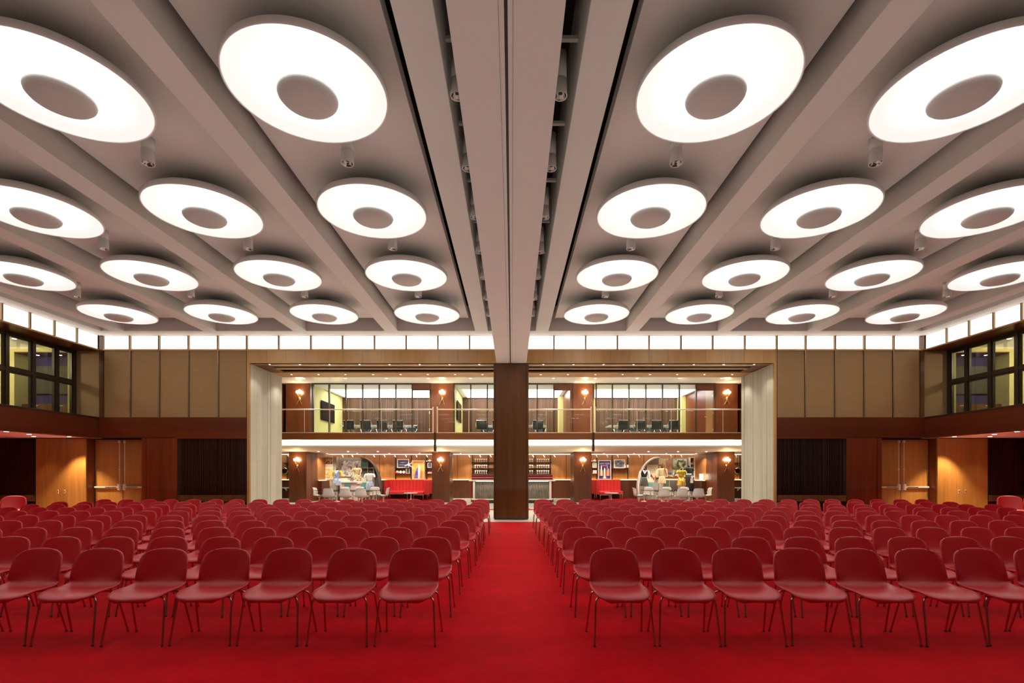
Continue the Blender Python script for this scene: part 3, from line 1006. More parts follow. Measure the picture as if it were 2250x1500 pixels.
for s, side in SIDES:
    sw = struct('wall_' + side, '%s end walls of the lounge beside the display' % side, 'wall')
    box('side_panel', M_LOBBYWOOD, s * 10.50, s * 10.62, 27.05, 29.6, 1.10, 2.57, sw)
    box('side_wainscot', M_WAINSCOT, s * 10.26, s * 10.62, 27.05, 29.6, 0, 1.085, sw)
    box('ledge_lamp', M_LEDGE, s * 10.46, s * 10.49, 27.2, 29.6, 1.086, 1.098, sw)
    box('outer_wall', M_WAINSCOT, s * 14.45, s * 14.55, YB, YBK, 0, 2.7, sw)
    box('upper_outer_wall', M_WALNUT, s * 11.5, s * 11.6, YB + 2, YBK, MEZ, UPC, sw)
    # columns of the lower lounge
    for n, (a, b, dep) in enumerate(((10.50, 11.40, 1.45), (3.18, 4.08, 1.6))):
        c = struct('column', 'brown veneered lounge column %s %s of the post, lower floor' % (('far', 'next')[n], side), 'column')
        MB().box(s * a, s * b, YL, YL + dep, 0, 2.60).build('shaft', M_WALNUT, c, bevel=0.01)
        box('joint', M_BLACK, s * (a - 0.003), s * (a + 0.02), YL + dep * 0.45, YL + dep * 0.45 + 0.02, 0, 2.59, c)
    for n, (a, b) in enumerate(((10.10, 11.32), (2.92, 4.07))):
        c = struct('column', 'brown veneered column %s %s of the post, upper gallery' % (('far', 'next')[n], side), 'column')
        MB().box(s * a, s * b, YG - 0.03, YG + 0.35, MEZ, UPC).build('shaft', M_WALNUT, c, bevel=0.006)
        box('base_joint', M_BLACK, s * a, s * b, YG - 0.035, YG - 0.028, MEZ + 0.9, MEZ + 0.905, c)

# lounge ceilings
lc = struct('ceiling', 'cream lounge ceiling with a rounded lit edge', 'ceiling')
prof = [(24.42, 2.875), (24.40, 2.865), (24.41, 2.835), (24.46, 2.79), (24.56, 2.745), (24.72, 2.70), (24.95, 2.66), (25.3, 2.618), (25.8, 2.587), (26.4, 2.573), (27.0, LOWC), (28.2, LOWC), (28.22, LOWC + 0.01), (28.2, LOWC + 0.05), (26.0, LOWC + 0.10), (24.9, 2.75), (24.5, 2.88), (24.42, 2.875)]
MB().strip(prof, -14.4, 14.4).build('curved_soffit', M_CREAM, lc)
box('cove_light', M_COVE, -14.4, 14.4, YM + 0.3, 29.4, 3.02, 3.045, lc)
box('rear_cove_light', glow('rear_cove', (1.0, 0.93, 0.78, 1), 1.3), -14.4, 14.4, 28.22, 30.17, 2.60, 2.62, lc)
uc = struct('ceiling', 'white ceiling over the upper gallery', 'ceiling')
box('inner_board', M_PLASTER, -11.6, 11.6, YG + 0.1, 27.0, UPC, UPC + 0.05, uc)
box('ceiling_board', M_WHITE, -11.6, 11.6, YB + 0.02, YG + 0.1, UPC, UPC + 0.05, uc)
box('cove_light', glow('added_cove_light', (1.0, 0.94, 0.84, 1), 22.0), -11.4, 11.4, YB + 0.14, YB + 0.30, OPEN_TOP + 0.36, OPEN_TOP + 0.38, uc)  # unseen strip on a shelf, added to brighten the gallery ceiling
box('added_cove_shelf', M_HEADER, -11.4, 11.4, YB + 0.10, YB + 0.34, OPEN_TOP + 0.33, OPEN_TOP + 0.36, uc)
box('front_drop', M_HEADER, -11.6, 11.6, YB, YB + 0.1, OPEN_TOP, UPC + 0.05, uc)
sb = struct('floor', 'gallery floor slab with a brown veneered edge', 'floor')
box('slab', M_WAINSCOT, -14.4, 14.4, YM + 0.06, YBK, MEZ_B, MEZ - 0.01, sb)
box('pale_bounce_floor', M_TERRAZZO, -13, 13, YM + 0.06, YBK, MEZ - 0.01, MEZ, sb)  # unseen floor made pale to bounce light up to the gallery ceiling
for a, b in ((-14.4, -3.58), (-3.50, 3.72), (3.80, 14.4)):
    box('fascia_board', M_FASCIA, a, b, YM - 0.02, YM + 0.06, MEZ_B, MEZ - 0.02, sb, bevel=0.003)
    box('edge_trim', M_CREAM, a, b, YM - 0.03, YM + 0.06, MEZ - 0.02, MEZ + 0.012, sb)
for x in (-3.54, 3.76):
    t = struct('trim_%d' % (1 if x < 0 else 2), 'dark vertical fin hanging below the gallery edge %s of the post' % ('left' if x < 0 else 'right'), 'trim')
    box('fin', M_DKBRONZE, x - 0.05, x + 0.05, YM - 0.05, YM + 0.15, 2.50, MEZ + 0.0, t)
    box('fin_cap', M_STEEL, x - 0.09, x + 0.09, YM - 0.06, YM + 0.16, 2.47, 2.50, t)

# glass balustrade in three runs
for n, (a, b, joints) in enumerate(((-10.9, -3.64, (668.5, 724, 838)), (-3.44, 3.66, (1030, 1200)), (3.86, 10.9, (1400, 1475, 1589)))):
    t = thing('glass_balustrade', 'glass balustrade with steel handrail on the gallery edge, %s run' % ('left', 'middle', 'right')[n], 'balustrade', (0, YM + 0.02, MEZ + 0.012))
    xs = [a] + [px(j, YM) for j in joints] + [b]
    for u, v in zip(xs[:-1], xs[1:]):
        box('glass_pane', M_RAILGLASS, u + 0.006, v - 0.006, -0.006, 0.006, 0, 1.03, t)
    for j in xs[1:-1]:
        box('joint_strip', M_STEEL, j - 0.012, j + 0.012, -0.012, 0.012, 0, 1.03, t)
    MB().tube([(a, 0, 1.055), (b, 0, 1.055)], 0.028, 10).build('handrail', M_STEEL, t)
    for e in (a, b):
        box('end_post', M_STEEL, e - 0.03, e + 0.03, -0.03, 0.03, 0, 1.18, t, bevel=0.01)

# gallery glass fronts and meeting rooms
ROOMS = {
    'left': dict(glass=[687.5, 723.5, 760, 797, 833.5, 870, 906], door=(907, 947), x=(-10.15, -4.0)),
    'middle': dict(glass=[998, 1034.5, 1071, 1107.5, 1144, 1180.5, 1217], door=(1218, 1258.5), x=(-2.95, 3.0)),
    'right': dict(glass=[1310, 1345.5, 1382, 1419, 1455.5, 1492.5, 1529.5], door=(1531, 1571.5), x=(4.18, 10.15)),
}
YR = 30.0
for n, (nm, R) in enumerate(ROOMS.items()):
    xs = [px(c, YG) for c in R['glass']]
    w = struct('window_%d' % (n + 7), 'tall glazed front of the %s meeting room on the upper gallery' % nm, 'window')
    for k, x in enumerate(xs):
        box('mullion', M_DKBRONZE, x - 0.03, x + 0.03, YG - 0.05, YG + 0.08, MEZ, UPC - 0.05, w)
    for a, b in zip(xs[:-1], xs[1:]):
        box('pane', M_GLASS, a + 0.03, b - 0.03, YG, YG + 0.012, MEZ, UPC - 0.05, w)
    box('head', M_DKBRONZE, xs[0] - 0.05, px(R['door'][1], YG) + 0.03, YG - 0.06, YG + 0.08, UPC - 0.06, UPC, w)
    d0, d1 = (px(c, YG) for c in R['door'])
    d = struct('door_%d' % (n + 3), 'doorway of the %s meeting room with wood panel above' % nm, 'door')
    box('over_panel', M_WALNUT, d0, d1, YG - 0.02, YG + 0.06, py(857.5, YG), UPC - 0.06, d)
    box('jamb', M_DKBRONZE, d1 - 0.05, d1 + 0.02, YG - 0.04, YG + 0.1, MEZ, UPC - 0.06, d)
    for z in (0.25, 1.1, 1.95, 2.28):
        box('hinge', M_STEEL, d1 - 0.10, d1 - 0.05, YG + 0.02, YG + 0.06, MEZ + z, MEZ + z + 0.12, d, bevel=0.004)
    # open leaf swung into the room
    lf = MB().box(d1 - 0.10, d1 - 0.05, YG + 0.1, YG + 0.98, MEZ + 0.01, MEZ + 2.42).build('door_leaf', M_DOORWOOD, d)
    MB().tube([(d1 - 0.10, YG + 0.92, MEZ + 1.05), (d1 - 0.17, YG + 0.92, MEZ + 1.05), (d1 - 0.17, YG + 0.80, MEZ + 1.05)], 0.012, 8).build('lever_handle', M_STEEL, lf)
    x0, x1 = R['x']
    rw = struct('wall_back', 'slatted walnut rear wall and plain sides of the %s meeting room' % nm, 'wall')
    box('rear_backing', M_WAINSCOT, x0, x1, YR, YR + 0.05, MEZ, UPC, rw)
    sl = MB()
    x = x0 + 0.35
    while x < x1 - 0.1:
        wd = random.choice((0.02, 0.026, 0.034))
        sl.box(x, x + wd, YR - random.uniform(0.02, 0.05), YR, MEZ, UPC - 0.03)
        x += wd + random.choice((0.006, 0.01, 0.016))
    o = sl.build('slat_screen', M_SLATMID, rw)
    o['kind'] = 'stuff'
    box('side_wall', M_YELLOWWALL, x0 - 0.06, x0, YG + 0.1, YR, MEZ, UPC, rw)
    box('side_wall', M_MAHOGANY_V, x1, x1 + 0.06, YG + 0.1, YR, MEZ, UPC, rw)
    box('side_pier', M_YELLOWWALL, x1 - 0.25, x1, YR - 0.8, YR, MEZ, UPC, rw)
    c = struct('ceiling', 'luminous panel ceiling of the %s meeting room' % nm, 'ceiling')
    box('plaster', M_PLASTER, x0, x1, 26.9, YR, UPC + 0.02, UPC + 0.05, c)
    u = x0 + 0.3
    while u < x1 - 0.5:
        v = min(u + 1.16, x1 - 0.25)
        box('light_panel', M_PANELLIGHT, u + 0.012, v - 0.012, 26.95, 29.75, UPC - 0.02, UPC + 0.01, c)
        u = v

# lights of the lounge
def point(name, loc, power, col, r=0.05):
    ld = bpy.data.lights.new(name, 'POINT')
    ld.energy, ld.color, ld.shadow_soft_size = power, col, r
    o = bpy.data.objects.new(name, ld)
    o.location = loc
    C.objects.link(o)
    return o


for side, xs in (('left', [667, 758.7, 849, 941, 1034]), ('right', [1216, 1308, 1400, 1492.7, 1586])):
    for k, c in enumerate(xs):
        downlight(px(c, 23.8), 23.8, UPC, 0.06, 'round downlight in the white gallery ceiling, %s from the left in the %s half' % (ORD[k], side), 'downlights over the gallery', 220, 140, (1.0, 0.9, 0.74))
for side, xs in (('left', [718.5, 784.5, 855.6, 921.6, 1012]), ('right', [1265, 1327.5, 1393, 1464, 1530])):
    for k, c in enumerate(xs):
        downlight(px(c, 27.1), 27.1, LOWC, 0.06, 'round downlight in the lounge ceiling, %s from the left in the %s half' % (ORD[k], side), 'downlights in the lounge ceiling', 110, 140, (1.0, 0.88, 0.70))
for side, xs in (('left', [700, 765, 830]), ('right', [1425, 1490, 1552])):
    for k, c in enumerate(xs):
        downlight(px(c, 25.6), 25.6, LOWC + 0.02, 0.05, 'small downlight near the lounge ceiling edge over the %s glass table, %s from the left' % (side, ORD[k]), 'downlights in the lounge ceiling', 60, 150, (1.0, 0.90, 0.76))
for s in (-1, 1):
    point('room_light', (s * 16.2, 14.2, 5.3), 110, (1.0, 0.90, 0.66), 0.2)
    for q in (15.0, 15.75):
        t = downlight(s * q, 16.62, 5.41, 0.055, 'round downlight over the screen behind the %s gallery window, %s' % ('left' if s < 0 else 'right', 'inner' if q < 15.5 else 'outer'), 'niche downlights', 4, 100, (0.85, 0.85, 1.0))
        downlight(s * (q + 0.2), 15.3, 5.60, 0.055, 'round ceiling downlight in the room behind the %s gallery window, %s' % ('left' if s < 0 else 'right', 'inner' if q < 15.5 else 'outer'), 'room downlights', 0)

# sconces
sc0 = None


def make_sconce():
    t = thing('sconce_lamp', '', 'sconce', group='brass sconces on the lounge columns')
    MB().lathe([(0.075, 0), (0.08, 0.006), (0.05, 0.02), (0.02, 0.05), (0.0, 0.052)], 20).build('back_plate', M_BRASS, t).rotation_euler = (PI / 2, 0, 0)
    for sx, top in ((-0.09, 0.24), (0.10, 0.22), (0.02, 0.30)):
        yy = -0.07 - abs(sx) * 0.3
        MB().tube([(-sx * 1.3, -0.05, -0.30 if abs(sx) > 0.05 else -0.17), (0, -0.06, 0.0), (sx, yy, top)], 0.010, 8).build('rod', M_BRASS, t)
        MB().lathe([(0.014, 0), (0.016, 0.04), (0.012, 0.05)], 12, (sx, yy, top - 0.03)).build('socket', M_BRASS, t)
        MB().lathe([(0.02, 0), (0.05, 0.03), (0.058, 0.07), (0.045, 0.11), (0.01, 0.13)], 16, (sx, yy, top + 0.01)).build('bulb', M_BULB, t)
    return t


for lev, yy, zz in (('upper gallery', YG - 0.035, py(875.5, YG)), ('lower lounge', YL - 0.005, py(1023, YL))):
    cols = (658.5, 971.5, 1285, 1597) if lev[0] == 'u' else (653, 968, 1280.5, 1596.5)
    for k, c in enumerate(cols):
        x = px(c, yy)
        lab = 'glowing brass sconce on the %s column %s of the post, %s' % (('far', 'next', 'next', 'far')[k], 'left' if k < 2 else 'right', lev)
        if sc0 is None:
            sc0 = make_sconce(); sc0.location = (x, yy, zz); sc0['label'] = lab
        else:
            dup(sc0, lab, (x, yy, zz))
        point('sconce_glow', (x, yy - 0.22, zz + 0.30), 12, (1.0, 0.62, 0.26), 0.06)

# ------------------------------------------------------------------ lounge furniture
for s, side in SIDES:
    g = box('lounge_rug', M_RUG, s * 4.2, s * 10.24, 21.2, 29.9, -0.003, 0.006)
    tag(g, 'red carpet under the %s glass table, display and sofa' % side, 'rug')

# shell pedestal chairs
M_SEATPAD = plain('ochre_cushion', srgb(206, 166, 84), 0.7)


def make_tulip():
    t = thing('pedestal_chair', '', 'chair')
    prof = [(-0.25, 0.425), (-0.22, 0.435), (-0.12, 0.42), (0, 0.405), (0.12, 0.41), (0.18, 0.44), (0.215, 0.51), (0.235, 0.60), (0.25, 0.69), (0.265, 0.76), (0.285, 0.80), (0.305, 0.815)]
    half = [0.17, 0.225, 0.265, 0.28, 0.282, 0.28, 0.268, 0.25, 0.232, 0.217, 0.204, 0.19]
    rows = []
    for (y, z), w in zip(prof, half):
        row = []
        for k in range(11):
            u = -1 + k / 5
            bk = max(0, min(1, (z - 0.47) / 0.08))
            row.append((w * u, y - 0.07 * u * u * bk, z + 0.05 * abs(u) ** 3 * (1 - bk) - 0.015 * u * u * (z > 0.79)))
        rows.append(row)
    MB().sheet(rows, 0.014).build('shell', M_WHITE, t)
    MB().lathe([(0.235, 0), (0.225, 0.012), (0.13, 0.03), (0.055, 0.07), (0.032, 0.16), (0.030, 0.28), (0.05, 0.36), (0.10, 0.395), (0.12, 0.403)], 24).build('pedestal', M_WHITE, t)
    MB().lathe([(0.02, 0.415), (0.19, 0.42), (0.205, 0.432), (0.19, 0.447), (0.02, 0.45)], 20).build('cushion', M_SEATPAD, t)
    return t


tul = None
SEATS = {'left': ([727, 763, 798], [760, 791.5, 825], 693, 851, (-9.0, -5.95)), 'right': ([1454, 1493.6, 1529], [1424, 1463.6, 1502], 1395, 1559, (6.1, 8.9))}
for side, (near, far, e0, e1, (x0, x1)) in SEATS.items():
    spots = []
    for k, c in enumerate(near):
        spots.append((px(c, 22.45), 22.3, PI, 'near side, %s from the left' % ORD[k]))
    for k, c in enumerate(far):
        spots.append((px(c, 24.5), 24.2, 0, 'far side, %s from the left' % ORD[k]))
    spots.append((px(e0, 23.3) + 0.18, 23.3, PI / 2, 'left end'))
    spots.append((px(e1, 23.3) - 0.18, 23.3, -PI / 2, 'right end'))
    for k, (x, y, rz, wh) in enumerate(spots):
        lab = 'white pedestal chair at the %s glass table, %s' % (side, wh)
        if tul is None:
            tul = make_tulip(); tul.location = (x, y, 0.006); tul.rotation_euler = (0, 0, rz); tul['label'] = lab; tul['group'] = 'white chairs around the glass tables'
        else:
            dup(tul, lab, (x, y, 0.006), rz)
    t = thing('dining_table', 'long glass dining table on chrome legs, %s half of the lounge' % side, 'table', ((x0 + x1) / 2, 23.25, 0.006))
    hw = (x1 - x0) / 2
    MB().box(-hw, hw, -0.55, 0.55, 0.685, 0.70).build('glass_top', M_TABLEGLASS, t, bevel=0.004)
    for u in (-hw + 0.42, -hw + 0.75, 0, hw - 0.75, hw - 0.42):
        MB().tube([(u, -0.30, 0.0), (u, -0.30, 0.685)], 0.025, 12).build('leg', M_CHROME, t)
        MB().tube([(u, 0.30, 0.0), (u, 0.30, 0.685)], 0.025, 12).build('leg', M_CHROME, t)
    MB().box(-hw + 0.4, hw - 0.4, -0.315, -0.285, 0.655, 0.685).build('frame_rail', M_BLACK, t)
    MB().box(-hw + 0.4, hw - 0.4, 0.285, 0.315, 0.655, 0.685).build('frame_rail', M_BLACK, t)

# red channelled sofas: main run on the wall, a wing towards the hall beside the column
for s, side in SIDES:
    if s < 0:
        xa, xb = -7.25, -4.85
    else:
        xa, xb = 4.85, 6.45
    t = thing('channel_sofa', 'red channel-backed sofa with chrome legs under the %s' % ('orange poster' if s < 0 else 'night city poster'), 'sofa', ((xa + xb) / 2, 29.35, 0.006))
    hw = (xb - xa) / 2
    nch = 12 if s < 0 else 8
    for k in range(nch):
        a = -hw + 2 * hw * k / nch
        MB().box(a + 0.002, a + 2 * hw / nch - 0.002, 0.30, 0.50, 0.30, 1.10).build('back_channel', M_REDFABRIC, t, bevel=0.014)
    wing_in = hw if s < 0 else -hw
    sg = 1 if s < 0 else -1
    MB().box(-hw, hw, -0.35, 0.30, 0.30, 0.455).build('seat', M_REDFABRIC, t, bevel=0.03)
    MB().box(wing_in - sg * 0.02, wing_in - sg * 0.62, -1.7, -0.36, 0.30, 0.455).build('wing_seat', M_REDFABRIC, t, bevel=0.03)
    for k in range(5):
        MB().box(wing_in, wing_in + sg * 0.18, -1.7 + k * 0.44, -1.7 + (k + 1) * 0.44 - 0.006, 0.30, 1.10).build('wing_channel', M_REDFABRIC, t, bevel=0.014)
    if s < 0:
        for k in range(3):
            MB().box(-hw - 0.15, -hw + 0.02, -0.34 + k * 0.22, -0.125 + k * 0.22, 0.30, 1.10).build('end_channel', M_REDFABRIC, t, bevel=0.014)
    for u, v0 in ((-hw + 0.05, -0.32), (hw - 0.05, -0.32), (-hw + 0.05, 0.25), (hw - 0.05, 0.25), (wing_in - sg * 0.58, -1.66), (wing_in - sg * 0.05, -1.66), (0.0, -0.32)):
        MB().box(u - 0.015, u + 0.015, v0 - 0.015, v0 + 0.015, 0, 0.28).build('leg', M_CHROME, t)
    box('frame_bar', M_CHROME, -hw, hw, -0.345, -0.315, 0.27, 0.30, t)
    box('frame_bar', M_CHROME, wing_in, wing_in - sg * 0.61, -1.695, -1.665, 0.27, 0.30, t)
    # round white coffee table
    c = thing('coffee_table', 'small round white pedestal table before the %s red sofa' % side, 'table', (px(903 if s < 0 else 1343, 27.15), 27.15, 0.006))
    MB().lathe([(0.36, 0.40), (0.375, 0.408), (0.375, 0.42), (0.36, 0.425)], 32).build('table_top', M_WHITE, c)
    MB().lathe([(0.23, 0), (0.22, 0.01), (0.08, 0.03), (0.03, 0.08), (0.028, 0.33), (0.07, 0.40)], 20).build('pedestal', M_WHITE, c)

# cocktail bar in the middle
t = thing('cocktail_bar', 'fluted cocktail bar with red ledge and white top behind the post', 'bar', (0.02, 25.1, -0.004))
M_FLUTE = plain('ribbed_metal', (0.36, 0.31, 0.26, 1), 0.35, metal=0.6, var=0.12, scale=4)
hw = 2.08
fl = MB()
x = -1.86
while x < 1.86:
    fl.lathe([(0.032, 0.05), (0.032, 1.06)], 8, (x, 0.0, 0))
    x += 0.066
fl.build('fluted_front', M_FLUTE, t)
box('body', M_REDLACQ, -hw, hw, 0.1, 0.75, 0.05, 1.10, t)
MB().box(-hw - 0.06, hw + 0.06, -0.28, 0.75, 1.10, 1.165).build('counter_top', M_WHITE, t, bevel=0.012)
for k, (z0, z1, y0) in enumerate(((1.165, 1.27, 0.30), (1.29, 1.42, 0.40))):
    MB().box(-hw + 0.02, hw - 0.02, y0, 0.75, z0, z1).build('ledge', M_REDLACQ, t, bevel=0.02)
box('ledge_line', M_STEEL, -hw + 0.02, hw - 0.02, 0.38, 0.75, 1.27, 1.29, t)
for sx in (-1, 1):
    MB().box(sx * 1.90 - 0.05, sx * 1.90 + 0.05, -0.24, 0.1, 0.16, 1.10).build('end_post', M_WHITE, t, bevel=0.015)
    MB().tube([(sx * 1.95, -0.10, 0.24), (sx * 2.02, -0.25, 0.22), (sx * 1.95, -0.34, 0.20)], 0.03, 8).build('rail_bracket', M_STEEL, t)
    box('foot', M_BLACK, sx * 1.0 - 0.2, sx * 1.0 + 0.2, -0.05, 0.5, 0, 0.05, t)
    box('foot', M_BLACK, sx * 1.9 - 0.1, sx * 1.9 + 0.1, -0.05, 0.5, 0, 0.05, t)
MB().tube([(-2.0, -0.34, 0.20), (2.0, -0.34, 0.20)], 0.03, 10).build('foot_rail', M_STEEL, t)
MB().box(-1.8, 1.8, -0.22, -0.17, 1.08, 1.10).build('under_light', M_COVE, t)

# glass shelves on black standards
def shelf_unit(label, x0, x1, heights, standards, y=30.12, dep=0.26):
    t = thing('wall_shelf', label, 'shelf', ((x0 + x1) / 2, y, min(heights) - 0.05))
    ox, oz = (x0 + x1) / 2, min(heights) - 0.05
    for h in heights:
        box('board', M_BLACK, x0 - ox, x1 - ox, -dep, 0.04, h - oz - 0.025, h - oz, t)
    for q in standards:
        box('standard', M_BLACK, q - ox - 0.022, q - ox + 0.022, 0.0, 0.055, 1.12 - oz, 2.56 - oz, t)
    return t


YS = 29.95
hs = [py(1014.6, YS), py(1027.8, YS), py(1040, YS)]
shelf_unit('black bar shelves of martini glasses behind the cocktail bar', px(1036, YS), px(1212, YS), hs, [px(c, 30.1) for c in (1038.5, 1073, 1107, 1141, 1175.5, 1210)])
gl = None
for h, rn in zip(hs, ('top', 'middle', 'bottom')):
    for side, xs in (('left', [1044.5, 1049.3, 1054.1, 1058.9, 1063.7, 1068.5]), ('right', [1164.5, 1169.5, 1181, 1185.8, 1190.6, 1195.4, 1200.2, 1205])):
        for k, c in enumerate(xs):
            lab = 'martini glass on the %s bar shelf, %s from the left, %s of the post' % (rn, ORD[k], side)
            if gl is None:
                gl = MB().lathe([(0.045, 0), (0.043, 0.004), (0.007, 0.012), (0.006, 0.10), (0.062, 0.185), (0.059, 0.185), (0.004, 0.11)], 14).build('martini_glass', plain('frosted_glass', (0.80, 0.78, 0.72, 1), 0.12, spec=1.0), None, (px(c, YS), YS, h + 0.001))
                o = gl
            else:
                o = gl.copy(); C.objects.link(o)
                o.location = (px(c, YS), YS, h + 0.001)
            tag(o, lab, 'glass', 'martini glasses on the bar shelves')


# framed prints and posters -------------------------------------------------
def framed(name, label, x0, x1, y0, y1, d, art, tilt=0.0, frame=0.03, fm=None, cat='picture'):
    """rectangle given by its outline on the plane at distance d"""
    X0, X1, Z0, Z1 = px(x0, d), px(x1, d), py(y1, d), py(y0, d)
    w, h = X1 - X0, Z1 - Z0
    t = thing(name, label, cat, ((X0 + X1) / 2, d, Z0))
    t.rotation_euler = (-tilt, 0, 0)
    fm = fm or M_WHITE
    box('frame_rail', fm, -w / 2, w / 2, -0.02, 0.02, 0, frame, t)
    box('frame_rail', fm, -w / 2, w / 2, -0.02, 0.02, h - frame, h, t)
    box('frame_stile', fm, -w / 2, -w / 2 + frame, -0.02, 0.02, frame, h - frame, t)
    box('frame_stile', fm, w / 2 - frame, w / 2, -0.02, 0.02, frame, h - frame, t)
    p = box('print', art, -w / 2 + frame, w / 2 - frame, -0.005, 0.015, frame, h - frame, t)
    return t, w, h


def letters(word, x, z, height, mat, parent, y=-0.012, width=None):
    cu = bpy.data.curves.new('lettering', 'FONT')
    cu.body = word
    cu.size = height * 1.38
    cu.align_x = 'CENTER'
    cu.extrude = 0.002
    tmp = bpy.data.objects.new('lettering', cu)
    C.objects.link(tmp)
    bpy.context.view_layer.update()
    me = bpy.data.meshes.new_from_object(tmp.evaluated_get(bpy.context.evaluated_depsgraph_get()))
    bpy.data.objects.remove(tmp)
    o = bpy.data.objects.new('lettering', me)
    C.objects.link(o)
    me.materials.clear(); me.materials.append(mat)
    o.parent = parent
    o.location = (x, y, z)
    o.rotation_euler = (PI / 2, 0, 0)
    if width:
        o.scale.x = width / max(0.01, o.dimensions.x)
    return o


def patch(poly, mat, parent, y, name='printed_shape'):
    return MB().prism([(a, b) for a, b in poly], y, y + 0.003, 'y').build(name, mat, parent)


W_ = lambda r, g, b: plain('ink_%d_%d_%d' % (r, g, b), srgb(r, g, b), 0.5, var=0.03)
# orange travel poster
t, w, h = framed('travel_poster', 'tall orange GERMANY travel poster above the left red sofa', 905, 933, 1011, 1052.5, 30.0, print_mat('orange_poster', [(0.3, srgb(240, 170, 60)), (0.6, srgb(250, 205, 110)), (0.75, srgb(252, 226, 170))], 3), 0.0, 0.025, cat='poster')
letters('GERMANY', 0, h - 0.155, 0.085, W_(196, 70, 40), t, width=w * 0.74)
patch([(-0.24, 0.05), (-0.20, 0.38), (-0.10, 0.62), (-0.02, 0.72), (0.05, 0.40), (0.02, 0.05)], W_(120, 110, 190), t, -0.010)
patch([(-0.02, 0.04), (0.00, 0.80), (0.03, 0.92), (0.09, 0.86), (0.12, 0.55), (0.10, 0.04)], W_(250, 240, 225), t, -0.012)
patch([(0.12, 0.06), (0.15, 0.50), (0.20, 0.58), (0.24, 0.40), (0.22, 0.06)], W_(236, 130, 90), t, -0.010)
patch([(-0.15, 0.30), (-0.11, 0.50), (-0.05, 0.44), (-0.06, 0.22)], W_(80, 72, 150), t, -0.013)
# night city poster
t, w, h = framed('travel_poster', 'tall dark blue NEW YORK travel poster above the right red sofa', 1314.5, 1342.5, 1011, 1053, 30.0, print_mat('night_poster', [(0.3, srgb(36, 30, 74)), (0.7, srgb(70, 60, 128))], 2), 0.0, 0.04, cat='poster')
letters('NEW YORK', 0, h - 0.235, 0.10, W_(200, 205, 230), t, width=w * 0.80)
box('red_line', W_(222, 60, 60), -0.14, 0.14, -0.012, -0.009, h - 0.34, h - 0.285, t)
for i, (xa, xb, top, col) in enumerate(((-0.30, -0.24, .55, (240, 150, 60)), (-0.23, -0.16, .78, (250, 236, 200)), (-0.15, -0.09, .50, (245, 190, 80)), (-0.05, 0.05, .62, (250, 240, 215)), (0.08, 0.13, .48, (236, 90, 60)), (0.14, 0.18, .80, (240, 220, 230)), (0.19, 0.29, .58, (245, 150, 50)))):
    patch([(xa, .22), (xa + 0.01, top), ((xa + xb) / 2, top + 0.10), (xb - 0.01, top), (xb, .22)], W_(*col), t, -0.010 - i * 0.0004)
patch([(-0.28, 0.06), (-0.06, 0.24), (0.06, 0.24), (0.28, 0.06)], W_(96, 84, 170), t, -0.010)
patch([(-0.10, 0.06), (-0.02, 0.30), (0.02, 0.30), (0.10, 0.06)], W_(250, 240, 200), t, -0.012)

M_BWPHOTO = print_mat('black_white_photo', [(0.35, srgb(30, 30, 34)), (0.55, srgb(110, 112, 118)), (0.7, srgb(226, 226, 222))], 6, 2)
M_SKYPHOTO = print_mat('slate_photo', [(0.3, srgb(54, 56, 82)), (0.7, srgb(92, 94, 120))], 1.2, 0.3)
ls1 = py(1027.5, 29.95)
ls2 = py(1040, 29.95)
shelf_unit('black wall shelf with plates and photographs left of the orange poster', px(866.5, 29.95), px(903, 29.95), [ls1, ls2], [px(868.8, 30.1), px(903.4, 30.1)])
t, w, h = framed('framed_photograph', 'white framed photograph of an airliner on the upper shelf', 873, 898.5, 1008.5, 1027.4, 29.98, M_SKYPHOTO, 0, 0.035)
patch([(-0.22, 0.31), (-0.10, 0.33), (-0.02, 0.345), (0.05, 0.335), (0.20, 0.325), (0.05, 0.315), (-0.02, 0.30)], W_(220, 222, 230), t, -0.009)
patch([(-0.22, 0.17), (0.20, 0.17), (0.20, 0.19), (-0.22, 0.185)], W_(205, 206, 216), t, -0.009)
framed('framed_photograph', 'small framed black and white photograph beside the plates on the lower shelf', 892, 900.5, 1028.7, 1040, 29.93, M_BWPHOTO, 0, 0.03)
# model airliner
t = thing('model_airplane', 'white model airliner on the upper shelf beside the airliner photograph', 'model airplane', (px(897.5, 29.80), 29.80, ls1))
MB().lathe([(0.045, 0), (0.03, 0.01), (0.008, 0.02), (0.008, 0.14)], 12).build('stand', M_STEEL, t)
fu = MB().tube([(-0.24, 0, 0.10), (-0.20, 0, 0.115), (-0.05, 0, 0.17), (0.14, 0, 0.25), (0.22, 0, 0.29)], [0.008, 0.024, 0.030, 0.022, 0.006], 12).build('fuselage', M_WHITE, t)
MB().prism([(-0.05, 0.15), (0.03, 0.19), (0.25, 0.06), (0.22, 0.045)], -0.03, -0.02, 'y').build('wing', M_WHITE, t)
MB().prism([(-0.08, 0.16), (0.0, 0.19), (0.05, 0.36), (0.02, 0.36)], -0.005, 0.005, 'y').build('wing', M_WHITE, t)
MB().prism([(0.15, 0.25), (0.20, 0.27), (0.20, 0.37), (0.17, 0.37)], -0.004, 0.004, 'y').build('tail_fin', M_WHITE, t)
